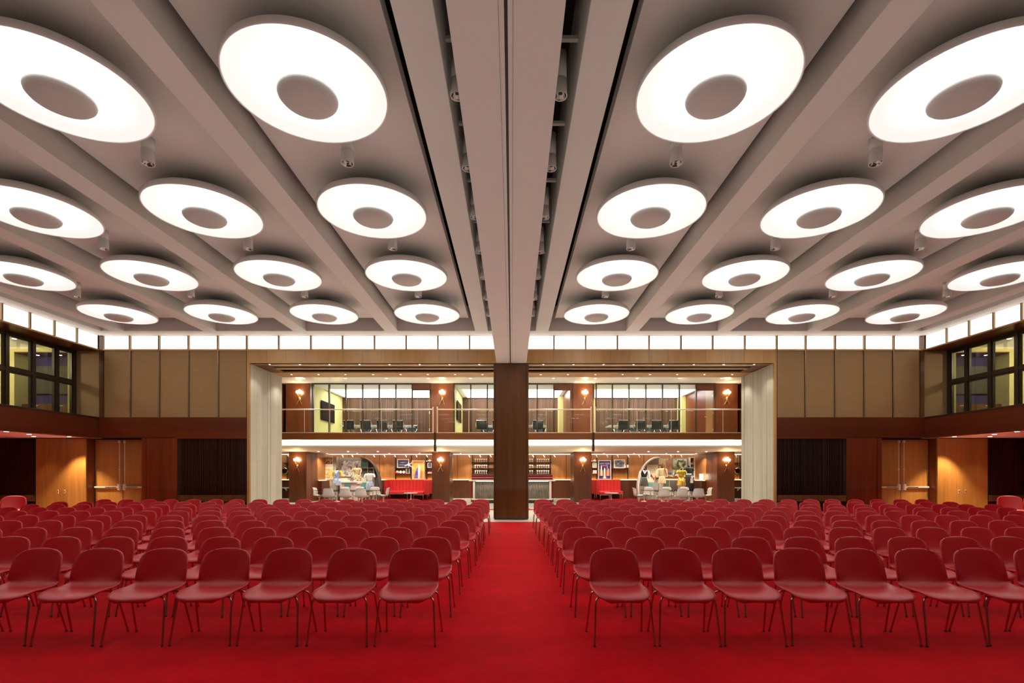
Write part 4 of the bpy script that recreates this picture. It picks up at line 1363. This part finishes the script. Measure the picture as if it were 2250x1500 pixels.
# plates
for k, c in enumerate((873, 880, 887)):
    o = MB().lathe([(0.02, 0.010), (0.06, 0.008), (0.085, 0.02), (0.087, 0.016), (0.06, 0.0), (0.02, 0.0)], 24).build('plate', M_WHITE, None, (px(c, 29.95), 30.0, ls2 + 0.087))
    o.rotation_euler = (PI / 2 - 0.1, 0, 0)
    tag(o, 'white plate standing upright on the lower shelf, %s from the left' % ORD[k], 'plate', 'plates on the lower shelf')
t = thing('gift_box', 'small red box at the left end of the lower shelf', 'box', (px(870.5, 29.86), 29.86, ls2))
box('base', M_REDFABRIC, -0.09, 0.09, -0.06, 0.06, 0, 0.05, t, bevel=0.004)
box('lid', M_REDFABRIC, -0.094, 0.094, -0.064, 0.064, 0.05, 0.08, t, bevel=0.004)
# narrow shelves by the columns
for s, side in SIDES:
    q0, q1 = ((936, 951), (1298, 1312))[s > 0]
    z1, z2, z3 = py(1014.3, 29.95), py(1027.3, 29.95), py(1040.3, 29.95)
    shelf_unit('narrow black wall shelf beside the column %s of the bar' % side, px(q0, 29.95), px(q1, 29.95), [z1, z2, z3], [px(937.5 if s < 0 else 1311.6, 30.1)])
    cx_ = (944.0, 1306.5)[s > 0]
    tp = thing('teapot', 'white teapot on the top narrow shelf beside the %s column' % side, 'teapot', (px(cx_, 29.9), 29.9, z1))
    MB().lathe([(0.05, 0), (0.075, 0.03), (0.08, 0.07), (0.055, 0.11), (0.02, 0.12)], 18).build('pot', M_WHITE, tp)
    MB().lathe([(0.03, 0.118), (0.012, 0.13), (0.014, 0.15), (0.002, 0.155)], 12).build('lid', M_WHITE, tp)
    MB().tube([(-0.07, 0, 0.05), (-0.10, 0, 0.08), (-0.11, 0, 0.11)], [0.018, 0.012, 0.009], 8).build('spout', M_WHITE, tp)
    MB().tube([(0.07, 0, 0.09), (0.115, 0, 0.09), (0.12, 0, 0.05), (0.075, 0, 0.03)], 0.008, 8).build('handle', M_WHITE, tp)
    cp = thing('sugar_bowl', 'small white bowl beside the teapot on the %s narrow shelf' % side, 'bowl', (px(cx_ - 6.2, 29.85), 29.85, z1))
    MB().lathe([(0.03, 0), (0.05, 0.03), (0.045, 0.06), (0.01, 0.075)], 16).build('bowl', M_WHITE, cp)
    framed('framed_photograph', 'framed photograph on the middle narrow shelf beside the %s column' % side, cx_ - 4.5, cx_ + 4.2, 1016.2, 1027.2, 29.95, M_BWPHOTO if s < 0 else print_mat('sepia_photo', [(0.3, srgb(150, 140, 110)), (0.7, srgb(206, 198, 170))], 5), 0, 0.025)
    bk = thing('folded_linen', 'folded %s linen on the lowest narrow shelf beside the %s column' % ('pink' if s < 0 else 'white', side), 'linen', (px(cx_, 29.9), 29.9, z3))
    lm = W_(240, 190, 180) if s < 0 else M_WHITE
    MB().box(-0.13, 0.13, -0.08, 0.08, 0, 0.05).build('lower_fold', lm, bk, bevel=0.015)
    MB().box(-0.10, 0.12, -0.075, 0.075, 0.05, 0.11 if s < 0 else 0.2).build('upper_fold', lm, bk, bevel=0.015)
rs = py(1028.2, 29.95)
shelf_unit('black wall shelf with a framed photograph right of the night city poster', px(1345, 29.95), px(1382, 29.95), [rs], [px(1345.6, 30.1), px(1380, 30.1)])
framed('framed_photograph', 'white framed grey photograph on the shelf right of the night city poster', 1349, 1373.5, 1009.3, 1028.1, 29.98, M_BWPHOTO, 0, 0.035)
for k, c in enumerate((1373.2, 1379.2)):
    j = thing('glass_jug', '%s jug at the end of the shelf right of the night city poster' % ('smaller' if k == 0 else 'larger'), 'jug', (px(c, 29.82), 29.82, rs))
    hh = 0.14 + 0.06 * k
    MB().lathe([(0.035, 0), (0.042, hh * 0.4), (0.03, hh * 0.75), (0.04, hh)], 16).build('body', M_CREAM, j)
    MB().tube([(0.035, 0, hh * 0.85), (0.07, 0, hh * 0.8), (0.075, 0, hh * 0.4), (0.04, 0, hh * 0.3)], 0.007, 8).build('handle', M_CREAM, j)

# track spotlights along the ceiling of the lounge
tk = None
TR = [('left', 1, (753, 774.5, 822, 845, 868, 892, 915, 938)), ('left', 1, (1031, 1055, 1078)), ('right', 1, (1171, 1195, 1218)), ('right', -1, (1310.5, 1334, 1357, 1380.5, 1404)), ('right', -1, (1474, 1497)), ('left', -1, (633.5,)), ('right', -1, (1617.5,))]
ti = 0
for side, lean, cs in TR:
    for k, c in enumerate(cs):
        loc = (px(c, 29.3), 29.3, LOWC)
        where = {8: 'over the left display and sofa', 3: 'above the bar shelves', 5: 'over the right sofa', 2: 'over the right display', 1: 'beyond the far column'}[len(cs)]
        lab = 'small white track spotlight %s, %s from the left, %s half' % (where, ORD[k], side)
        if tk is None:
            tk = thing('track_spotlight', lab, 'spotlight', loc, 0, 'track spotlights in the lounge')
            MB().lathe([(0.03, -0.02), (0.03, 0.0)], 12).build('mount', M_WHITE, tk)
            MB().tube([(0, 0, -0.02), (0.0, 0, -0.05)], 0.012, 8).build('stem', M_WHITE, tk)
            MB().tube([(-0.035, 0.02, -0.02), (0.05, -0.05, -0.15)], 0.034, 12).build('head', M_WHITE, tk)
        else:
            dup(tk, lab, loc, 0 if lean > 0 else PI / 2)
        if len(cs) > 1:
            ld = bpy.data.lights.new('track_beam', 'SPOT')
            ld.energy, ld.spot_size, ld.spot_blend, ld.color, ld.shadow_soft_size = {3: 60, 8: (58 if k < 4 else 26), 5: 26, 2: 65}[len(cs)], math.radians(75), 0.7, (1.0, 0.88, 0.70), 0.03
            lo = bpy.data.objects.new('track_beam', ld)
            lo.location = (loc[0] + 0.06 * lean, loc[1] - 0.06, loc[2] - 0.17)
            lo.rotation_euler = (0.62, 0, 0.2 * lean)
            C.objects.link(lo)

# ------------------------------------------------------------------ museum displays with dressed mannequins
M_GREYPANEL = plain('grey_panel', srgb(160, 154, 142), 0.6)
M_DKGREY = plain('dark_grey_panel', srgb(88, 82, 76), 0.6)
M_TEAL = plain('teal_door', srgb(92, 160, 152), 0.4)
M_FOOD = print_mat('food_print', [(0.36, srgb(58, 46, 54)), (0.46, srgb(150, 96, 70)), (0.55, srgb(220, 196, 156)), (0.66, srgb(214, 150, 80)), (0.75, srgb(70, 54, 50))], 7, 1.2)
M_SALAD = print_mat('salad_print', [(0.35, srgb(130, 126, 70)), (0.5, srgb(222, 188, 128)), (0.65, srgb(240, 224, 188))], 8, 1)
M_MURAL = print_mat('kitchen_mural', [(0.30, srgb(60, 60, 58)), (0.40, srgb(170, 170, 166)), (0.5, srgb(240, 240, 234)), (0.8, srgb(252, 252, 248))], 3.2, 1.8)
M_FORM = plain('black_form', (0.01, 0.01, 0.01, 1), 0.5)


def quarter_panel(label, name, d, xr, y0, y1, flip, mat, thick=0.12, rim=None):
    """panel whose outer edge is an arc from its top down to the floor (flip: arc on the left)"""
    X0, X1 = px(xr[0], d), px(xr[1], d)
    zt = py(y0, d)
    pts = []
    n = 20
    xi, xo = (X0, X1) if not flip else (X1, X0)          # xi straight side, xo arc side
    ox = xi
    zc = py(1072, d)                                      # springing of the arc
    for k in range(n + 1):
        a = PI / 2 * k / n
        pts.append((xi + (xo - xi) * math.sin(a), zc + (zt - zc) * math.cos(a)))
    pts.append((xo + (xi - xo) * 0.05, 0.0065))
    pts.append((xi, 0.0065))
    t = thing(name, label, 'display panel', (0, d, 0.0))
    MB().prism(pts, 0.0, thick, 'y').build('back_panel', mat, t)
    if rim:
        o = MB()
        arc = pts[:n + 2]
        inner = [(a + (xi - a) * 0.045, b + (zc - b) * 0.045 if b > zc else b) for a, b in arc]
        for k in range(n + 1):
            o.prism([arc[k], arc[k + 1], inner[k + 1], inner[k]], -0.30, -0.001, 'y')
        o.build('arch_rim', rim, t)
    return t


def at(t, name, mat, d, x0, x1, y0, y1, dy0, dy1, bevel=0.0):
    """box part of a display given by its outline at distance d"""
    return box(name, mat, px(x0, d), px(x1, d), dy0, dy1, max(0.0065, py(y1, d)), py(y0, d), t, bevel)


# ---- left display: a kitchen
D = 28.7
t = thing('picture_tower', 'tall white panel of food pictures at the left end of the left display', 'display panel', (0, D - 0.5, 0))
at(t, 'side_board', M_GREYPANEL, D, 720, 745.5, 1004, 1100, 0.02, 0.40)
at(t, 'white_front', M_WHITE, D, 720, 738.3, 1004, 1052.5, 0.0, 0.02)
at(t, 'food_picture', M_FOOD, D, 721.5, 737, 1006, 1019.5, -0.012, 0.0)
at(t, 'caption_strip', print_mat('caption_colours', [(0.35, srgb(240, 236, 220)), (0.55, srgb(236, 200, 80)), (0.7, srgb(200, 90, 60))], 30, 1), D, 721.5, 737, 1024.5, 1026.2, -0.012, 0.0)
at(t, 'food_picture', M_SALAD, D, 721.2, 738, 1028.5, 1051, -0.012, 0.0)
at(t, 'food_picture', M_FOOD, D, 721.2, 734, 1055, 1066, -0.012, 0.02)
t = thing('kitchen_mural', 'grey display wall with a black and white kitchen photograph', 'display panel', (0, D, 0))
at(t, 'back_panel', M_GREYPANEL, D, 745.5, 794.2, 1005, 1100, 0.0, 0.1)
at(t, 'mural_print', M_MURAL, D, 751, 793.5, 1012, 1049, -0.012, 0.0)
t = quarter_panel('grey arched shelf wall with teal doors at the right end of the left display', 'arched_shelving', D, (795, 838.5), 1004.5, 1100, False, M_DKGREY, rim=M_DKGREY)
for (x0, x1, y0, y1, m, nm) in ((796, 809.5, 1014.5, 1027, M_TEAL, 'cupboard_door'), (794.5, 806, 1042.5, 1060, M_CREAM, 'cupboard_door'), (794.5, 805.5, 1060.5, 1072, M_TEAL, 'cupboard_door'), (823.8, 833, 1045, 1070, M_DKGREY, 'cupboard_door')):
    dr = at(t, nm, m, D, x0, x1, y0, y1, -0.05, 0.0, 0.004)
for y in (1027.5, 1041.5):
    at(t, 'shelf_board', M_GREYPANEL, D, 795, 826, y, y + 0.9, -0.25, 0.0)
for x in (810, 823.5):
    at(t, 'upright', M_GREYPANEL, D, x, x + 0.8, 1014 if x < 815 else 1028, 1085, -0.25, 0.0)
t = thing('kitchen_counter', 'cream kitchen counter with wooden top before the kitchen photograph', 'counter', (0, D - 0.75, 0))
at(t, 'cabinet_body', M_CREAM, D - 0.7, 748, 764, 1048.5, 1100, 0.0, 0.6, 0.005)
at(t, 'worktop', M_DOORWOOD, D - 0.7, 747, 765, 1046.4, 1048.5, -0.03, 0.62, 0.005)
t = thing('draped_table', 'small table under a white cloth with teal drawer, left display', 'table', (0, 26.6, 0))
d = 26.6
at(t, 'cloth', M_WHITE, d, 745.5, 786, 1057.5, 1060.5, 0.0, 0.7, 0.015)
at(t, 'cloth_fall', M_WHITE, d, 744.5, 747.5, 1058.5, 1063.5, 0.0, 0.7, 0.01)
at(t, 'cloth_fall', M_WHITE, d, 784, 787, 1058.5, 1063.0, 0.0, 0.7, 0.01)
at(t, 'drawer_front', M_TEAL, d, 756.5, 769, 1062, 1070, 0.02, 0.1, 0.004)
at(t, 'table_body', M_CREAM, d, 749, 783, 1060.5, 1100, 0.10, 0.66, 0.004)
for k, (c, m) in enumerate(((765.5, M_WHITE), (772, W_(196, 96, 56)), (779.5, M_WHITE))):
    o = MB().lathe([(0.035, 0), (0.06, 0.03), (0.075, 0.07), (0.07, 0.07), (0.05, 0.02)], 16).build('bowl', m, None, (px(c, 26.9), 26.9, py(1057.5, 26.6) + 0.001))
    tag(o, '%s bowl on the draped table of the left display, %s from the left' % ('red-brown' if k == 1 else 'white', ORD[k]), 'bowl', 'bowls on the draped table')

# ---- right display
t = quarter_panel('grey arched display wall with a white rim at the left end of the right display', 'arched_display', D, (1399, 1447), 1003, 1100, True, M_GREYPANEL, rim=M_WHITE)
t, w, h = framed('display_poster', 'cream poster with lines of lettering and red figures, right display', 1421, 1446, 1020.5, 1059, D - 0.1, W_(236, 228, 196), 0, 0.012, M_CREAM, 'poster')
for k, (ww, ht) in enumerate(((0.44, 0.05), (0.26, 0.045), (0.32, 0.045), (0.26, 0.045))):
    letters(('Announcing', 'the era', 'of exciting', 'air travel')[k], 0, h - 0.13 - k * 0.10, ht, W_(96, 88, 76), t, width=ww)
for k, (a, b, c) in enumerate(((-0.12, 0.30, (60, 50, 50)), (-0.06, 0.22, (196, 60, 50)), (0.12, 0.26, (214, 130, 70)), (0.02, 0.14, (180, 50, 46)))):
    patch([(a, b), (a + 0.03, b + 0.14), (a + 0.07, b + 0.16), (a + 0.10, b)], W_(*c), t, -0.010 - k * 0.0005)
t = thing('wall_of_posters', 'pale display wall with two big colour travel pictures, right display', 'display panel', (0, D, 0))
at(t, 'back_panel', M_GREYPANEL, D, 1446.5, 1516, 1005.5, 1100, 0.0, 0.1)
at(t, 'picture', print_mat('temple_picture', [(0.3, srgb(150, 96, 70)), (0.5, srgb(226, 190, 130)), (0.7, srgb(248, 244, 232))], 2.5, 1.5), D, 1447, 1476.5, 1008, 1047, -0.015, 0.0)
p = at(t, 'picture', print_mat('buddha_picture', [(0.3, srgb(176, 128, 104)), (0.7, srgb(214, 182, 158))], 2, 1), D, 1463, 1476, 1011, 1038, -0.022, -0.015)
at(t, 'blue_strip', W_(60, 110, 160), D, 1463.5, 1476, 1037.5, 1042.5, -0.024, -0.016)
at(t, 'picture', print_mat('forest_picture', [(0.3, srgb(40, 60, 36)), (0.45, srgb(120, 140, 84)), (0.6, srgb(236, 240, 230)), (0.8, srgb(246, 246, 240))], 2.2, 2), D, 1478, 1509, 1008, 1047, -0.015, 0.0)
t = thing('display_counter', 'grey kitchen counter with green cupboard door, right display', 'counter', (0, D - 0.75, 0))
at(t, 'cabinet_body', M_GREYPANEL, D - 0.7, 1447, 1512, 1053.5, 1100, 0.0, 0.6)
at(t, 'worktop', M_WALNUT, D - 0.7, 1446, 1512, 1048.5, 1050.5, -0.03, 0.62, 0.005)
at(t, 'apron', M_CREAM, D - 0.7, 1462, 1512, 1050.5, 1054, -0.012, 0.3)
at(t, 'cupboard_door', W_(70, 90, 66), D - 0.7, 1457, 1469, 1055, 1076, -0.02, 0.0, 0.004)
at(t, 'cupboard_door', M_DKGREY, D - 0.7, 1471, 1488, 1055, 1076, -0.02, 0.0, 0.004)
t = thing('display_plinth', 'pale plinth with teal end under the cream poster, right display', 'plinth', (0, D - 0.75, 0))
at(t, 'body', W_(150, 152, 150), D - 0.7, 1424, 1446, 1060, 1100, 0.0, 0.55, 0.004)
at(t, 'teal_end', M_TEAL, D - 0.7, 1422, 1432.5, 1060.5, 1069, -0.012, 0.0)
# bookcase
t = thing('bookcase', 'narrow white bookcase at the right end of the right display', 'bookcase', (0, D - 0.3, 0))
at(t, 'side_board', M_WHITE, D - 0.3, 1516.5, 1517.7, 1004.5, 1100, 0.0, 0.28)
at(t, 'side_board', M_WHITE, D - 0.3, 1525.6, 1527, 1004.5, 1100, 0.0, 0.28)
at(t, 'back_board', M_DKGREY, D - 0.3, 1517.5, 1525.8, 1005, 1100, 0.26, 0.29)
for y in (1004.5, 1018.8, 1032.5, 1046.5):
    at(t, 'shelf', M_WHITE, D - 0.3, 1517.5, 1525.8, y, y + 1.0, 0.0, 0.27)
for k, (x0, x1, y0, y1, c, lab) in enumerate(((1517.6, 1521.5, 1015.5, 1018.7, (226, 200, 60), 'yellow book lying on the top shelf of the white bookcase'), (1522.2, 1524.6, 1014.5, 1018.7, (226, 150, 120), 'pale red book on the top shelf of the white bookcase'), (1521.3, 1523.5, 1022, 1032.4, (60, 130, 60), 'green book standing in the second bay of the white bookcase'), (1518.2, 1520.4, 1023, 1032.4, (40, 60, 46), 'dark book standing in the second bay of the white bookcase'))):
    dd = D - 0.25
    b = thing('book', lab, 'book', (px((x0 + x1) / 2, dd), dd, py(y1, dd)), 0, 'books in the white bookcase')
    ww, hh = px(x1, dd) - px(x0, dd), py(y0, dd) - py(y1, dd)
    box('cover', W_(*c), -ww / 2, ww / 2, 0, 0.18, 0, hh, b, bevel=0.004)
    box('pages', M_CREAM, -ww / 2 + 0.008, ww / 2 - 0.008, 0.17, 0.186, 0.006, hh - 0.006, b)
# vases on the counter
for k, (c, col, lab) in enumerate(((1467, (176, 60, 44), 'red dish on the display counter, leftmost of three'), (1475.5, (216, 190, 110), 'gold bowl on the display counter, middle of three'), (1485.5, (196, 60, 44), 'red bowl on the display counter, rightmost of three'))):
    o = MB().lathe([(0.04, 0), (0.07, 0.02), (0.09, 0.06), (0.075, 0.09), (0.04, 0.10)], 16).build('bowl', W_(*col), None, (px(c, D - 0.45), D - 0.45, py(1048.5, D - 0.7) + 0.001))
    tag(o, lab, 'bowl', 'bowls on the display counter')


# ---- dress forms
def dress_form(label, c, d, top_row, hem_row, bodice, skirt, sleeve=None, sleeve_l=0.22, flare=1.0, collar=None, belt=None, width=0.20, extra=None, sides=(-1, 1)):
    zt = py(top_row, d)                   # top of the neck
    zh = py(hem_row, d)
    t = thing('dress_form', label, 'mannequin', (px(c, d), d, 0.0065))
    w = width
    sh = zt - 0.10                        # shoulder height
    wa = zt - 0.48                        # waist
    MB().lathe([(0.045, sh - 0.03), (0.047, zt - 0.02), (0.03, zt + 0.02), (0.0, zt + 0.025)], 16).build('neck', M_FORM, t)
    MB().lathe([(w * 0.64, wa - 0.01), (w * 0.66, wa + 0.04), (w * 0.85, wa + 0.20), (w * 0.92, wa + 0.27), (w * 0.98, wa + 0.33), (w * 0.86, sh - 0.015), (0.055, sh + 0.015)], 24, sx=1.0, sy=0.62).build('bodice', bodice, t)
    hip = w * 0.95
    MB().lathe([(hip * (0.95 + 0.55 * flare * 0.4), zh), (hip * (0.97 + 0.5 * flare * 0.38), zh + 0.02), (hip * 1.05, (zh + wa) / 2), (hip * 0.98, wa - 0.18), (w * 0.66, wa)], 24, sx=1.0, sy=0.7).build('skirt', skirt, t)
    for sx in sides if sleeve else ():
        MB().tube([(sx * w * 0.80, 0, sh - 0.03), (sx * w * 1.12, -0.01, sh - 0.10), (sx * w * 1.28, -0.03, sh - sleeve_l)], [0.06, 0.062, 0.050], 12).build('sleeve', sleeve, t)
    if collar:
        MB().prism([(-0.11, sh - 0.02), (-0.04, sh + 0.03), (0, sh - 0.10), (0.04, sh + 0.03), (0.11, sh - 0.02), (0.0, sh - 0.20)], -w * 0.62, -w * 0.40, 'y').build('collar', collar, t)
    if belt:
        MB().lathe([(w * 0.70, wa - 0.03), (w * 0.71, wa), (w * 0.70, wa + 0.03)], 24, sx=1.0, sy=0.66).build('belt', belt, t)
    MB().tube([(0, 0, 0.02), (0, 0, zh + 0.05)], 0.016, 8).build('pole', M_STEEL, t)
    MB().lathe([(0.16, 0), (0.16, 0.012), (0.03, 0.03)], 20).build('base', M_STEEL, t)
    return t


M_PALEBLUE = print_mat('pale_blue_cloth', [(0.35, srgb(120, 140, 170)), (0.65, srgb(196, 212, 232))], 9, 1, 0.8)
M_LEOPARD = print_mat('leopard_cloth', [(0.42, srgb(50, 38, 26)), (0.47, srgb(176, 150, 106)), (0.7, srgb(206, 184, 142))], 26, 0.6, 0.8)
M_WHITECLOTH = plain('white_cloth', srgb(236, 234, 228), 0.8)
M_YELLOWCLOTH = plain('yellow_cloth', srgb(238, 196, 60), 0.8)
M_GREYCLOTH = plain('grey_cloth', srgb(86, 80, 72), 0.8)
M_BLACKCLOTH = plain('black_cloth', srgb(34, 32, 32), 0.75)
M_BEIGECLOTH = plain('beige_cloth', srgb(214, 198, 152), 0.8)
M_GOLDCLOTH = plain('gold_lame', srgb(222, 182, 70), 0.28, metal=0.75, var=0.3, scale=14)
dress_form('mannequin in pale blue dress with yellow sleeves, left display', 740.5, 26.2, 1029.5, 1066.5, M_PALEBLUE, M_PALEBLUE, M_YELLOWCLOTH, 0.30, 0.9, M_WHITECLOTH, W_(110, 120, 140))
dress_form('mannequin in leopard print dress before the kitchen photograph', 784, 27.6, 1024, 1061, M_LEOPARD, M_LEOPARD, M_LEOPARD, 0.24, 0.5)
dress_form('mannequin in white blouse and pale blue apron, left display', 812.5, 26.3, 1036, 1078, M_WHITECLOTH, M_PALEBLUE, M_WHITECLOTH, 0.20, 0.6, None, W_(150, 160, 176))
dress_form('mannequin in dark skirt and white scarf blouse at the left of the right display', 1415.5, 26.3, 1029.5, 1067.5, M_BLACKCLOTH, M_GREYCLOTH, M_WHITECLOTH, 0.42, 1.3, M_WHITECLOTH, M_TEAL)
t = dress_form('mannequin in belted beige coat with red sash, right display', 1454.5, 26.5, 1025, 1062, M_BEIGECLOTH, M_BEIGECLOTH, M_BEIGECLOTH, 0.46, 0.9, None, W_(180, 160, 110))
MB().prism([(0.08, py(1025, 26.5) - 0.08), (0.13, py(1025, 26.5) - 0.10), (0.22, py(1025, 26.5) - 0.46), (0.17, py(1025, 26.5) - 0.48)], -0.135, -0.122, 'y').build('sash', W_(180, 84, 60), t)
dress_form('mannequin in shiny gold dress, right display', 1497, 26.3, 1029, 1067, M_GOLDCLOTH, M_GOLDCLOTH, M_GOLDCLOTH, 0.16, 1.5)
t = dress_form('mannequin in long black dress with patterned white sash, right display', 1513.5, 27.4, 1022.5, 1077, M_BLACKCLOTH, M_BLACKCLOTH, M_BLACKCLOTH, 0.18, 0.2, None, M_WHITECLOTH)
MB().prism([(0.02, 0.95), (0.06, 1.36), (0.16, 1.36), (0.19, 0.95)], -0.17, -0.15, 'y').build('sash_end', print_mat('floral_cloth', [(0.4, srgb(236, 232, 224)), (0.6, srgb(150, 120, 130))], 16, 1, 0.8), t)

# table lamp cube on the ledge, right side
t = thing('table_lamp', 'glowing square table lamp on the ledge right of the bookcase', 'lamp', (10.345, 27.32, 1.086))
MB().box(-0.08, 0.08, -0.08, 0.08, 0.06, 0.36).build('shade', glow('lamp_shade', (1.0, 0.86, 0.60, 1), 5.0), t, bevel=0.01)
MB().lathe([(0.05, 0), (0.05, 0.01), (0.012, 0.02), (0.012, 0.06)], 12).build('base', M_BRASS, t)
# things beyond the far columns
for s, side in SIDES:
    c = (627.5, 1623)[s > 0]
    box_z = py(1071, 29.2)
    t = thing('ledge_table', 'white wall ledge beyond the far %s column' % side, 'shelf', (px(c, 29.75), 29.75, box_z - 0.05))
    MB().box(-0.32, 0.32, -0.18, 0.17, 0, 0.05).build('board', M_WHITE, t, bevel=0.01)
    MB().prism([(-0.15, 0.0), (0.16, 0.0), (0.16, -0.16)], -0.02, 0.02, 'x').build('bracket', M_WHITE, t)
    z1 = py(1016, 29.95)
    shelf_unit('black wall shelf beyond the far %s column' % side, px(c - 7, 29.95), px(c + 4, 29.95), [z1, py(1030, 29.95)], [px(c + 4, 30.1)])
    t = thing('octagon_mirror', 'gold edged octagonal mirror beyond the far %s column' % side, 'mirror', (px(c - 2, 30.1), 30.12, py(1034, 30.1)))
    MB().lathe([(0.20, 0), (0.20, 0.02), (0.17, 0.03), (0.165, 0.02)], 8, smooth=False).build('rim', M_BRASS, t).rotation_euler = (PI / 2, 0, 0)
    MB().lathe([(0.165, 0.018), (0.165, 0.022)], 8, smooth=False).build('glass', M_BLACK, t).rotation_euler = (PI / 2, 0, 0)

# ------------------------------------------------------------------ meeting rooms upstairs
for nm, (xx_) in (('left', -10.13), ('middle', -2.93)):
    t = thing('television', 'black wall television on the side wall of the %s meeting room' % nm, 'television', (xx_, 27.5, MEZ + 0.95))
    box('screen', plain('screen_black', (0.008, 0.008, 0.01, 1), 0.12), 0.06, 0.075, -0.94, 0.94, 0.03, 1.02, t)
    box('bezel', M_BLACK, 0.02, 0.065, -0.97, 0.97, 0.0, 1.05, t, bevel=0.006)
    box('bracket', M_STEEL, -0.01, 0.02, -0.2, 0.2, 0.3, 0.7, t)


def make_exec():
    t = thing('office_chair', '', 'office chair', group='black office chairs at the meeting tables')
    rows = []
    for y, z in ((-0.24, 0.44), (-0.1, 0.455), (0.1, 0.44), (0.18, 0.46), (0.22, 0.54), (0.25, 0.68), (0.27, 0.79), (0.285, 0.885)):
        rows.append([(0.265 * u, y, z) for u in (-1, -.5, 0, .5, 1)])
    MB().sheet(rows, 0.03).build('seat_shell', M_BLACK, t)
    MB().tube([(-0.27, 0.285, 0.89), (0.27, 0.285, 0.89)], 0.016, 8).build('top_bar', M_CHROME, t)
    for s in (-1, 1):
        MB().tube([(s * 0.27, 0.27, 0.80), (s * 0.315, 0.10, 0.66), (s * 0.315, -0.14, 0.65), (s * 0.25, -0.18, 0.45)], 0.014, 8).build('armrest', M_CHROME, t)
    MB().lathe([(0.03, 0.07), (0.03, 0.43)], 12).build('column', M_CHROME, t)
    for k in range(5):
        a = 2 * PI * k / 5 + 0.3
        l = MB().tube([(0, 0, 0.11), (0.29 * math.cos(a), 0.29 * math.sin(a), 0.07)], 0.016, 8).build('base_leg', M_CHROME, t)
        MB().lathe([(0.012, -0.028), (0.028, -0.02), (0.028, 0.02), (0.012, 0.028)], 10, (0.29 * math.cos(a), 0.29 * math.sin(a), 0.029)).build('caster', M_BLACK, l)
    return t


ex = None
TAB = {'left': ((750, 905), [768, 805, 841, 875.6]), 'middle': ((1072, 1200), [1058.5, 1094, 1130, 1182]), 'right': ((1336, 1494), [1368.7, 1406, 1441.5, 1479])}
for nm, ((a, b), cs) in TAB.items():
    x0, x1 = px(a, 27.5), px(b, 27.5)
    t = thing('meeting_table', 'long white table in the %s meeting room' % nm, 'table', ((x0 + x1) / 2, 27.75, MEZ + 0.001))
    hw = (x1 - x0) / 2
    MB().box(-hw, hw, -0.55, 0.55, 0.70, 0.74).build('table_top', M_WHITE, t, bevel=0.01)
    for sx in (-1, 1):
        for sy in (-1, 1):
            MB().tube([(sx * (hw - 0.5), sy * 0.35, 0), (sx * (hw - 0.5), sy * 0.35, 0.70)], 0.03, 10).build('leg', M_CHROME, t)
    for k, c in enumerate(cs):
        for far in (0, 1):
            y = 26.55 if not far else 28.75
            x = px(c, 26.45) if not far else px(c, 26.45) + 0.25
            if nm == 'middle' and k in (1, 2) and far == 0 and False:
                continue
            lab = 'black office chair on the %s side of the %s meeting table, %s from the left' % ('far' if far else 'near', nm, ORD[k])
            rz = PI if not far else 0.0
            if ex is None:
                ex = make_exec(); ex.location = (x, y, MEZ + 0.001); ex.rotation_euler = (0, 0, rz); ex['label'] = lab
            else:
                dup(ex, lab, (x, y, MEZ + 0.001), rz)
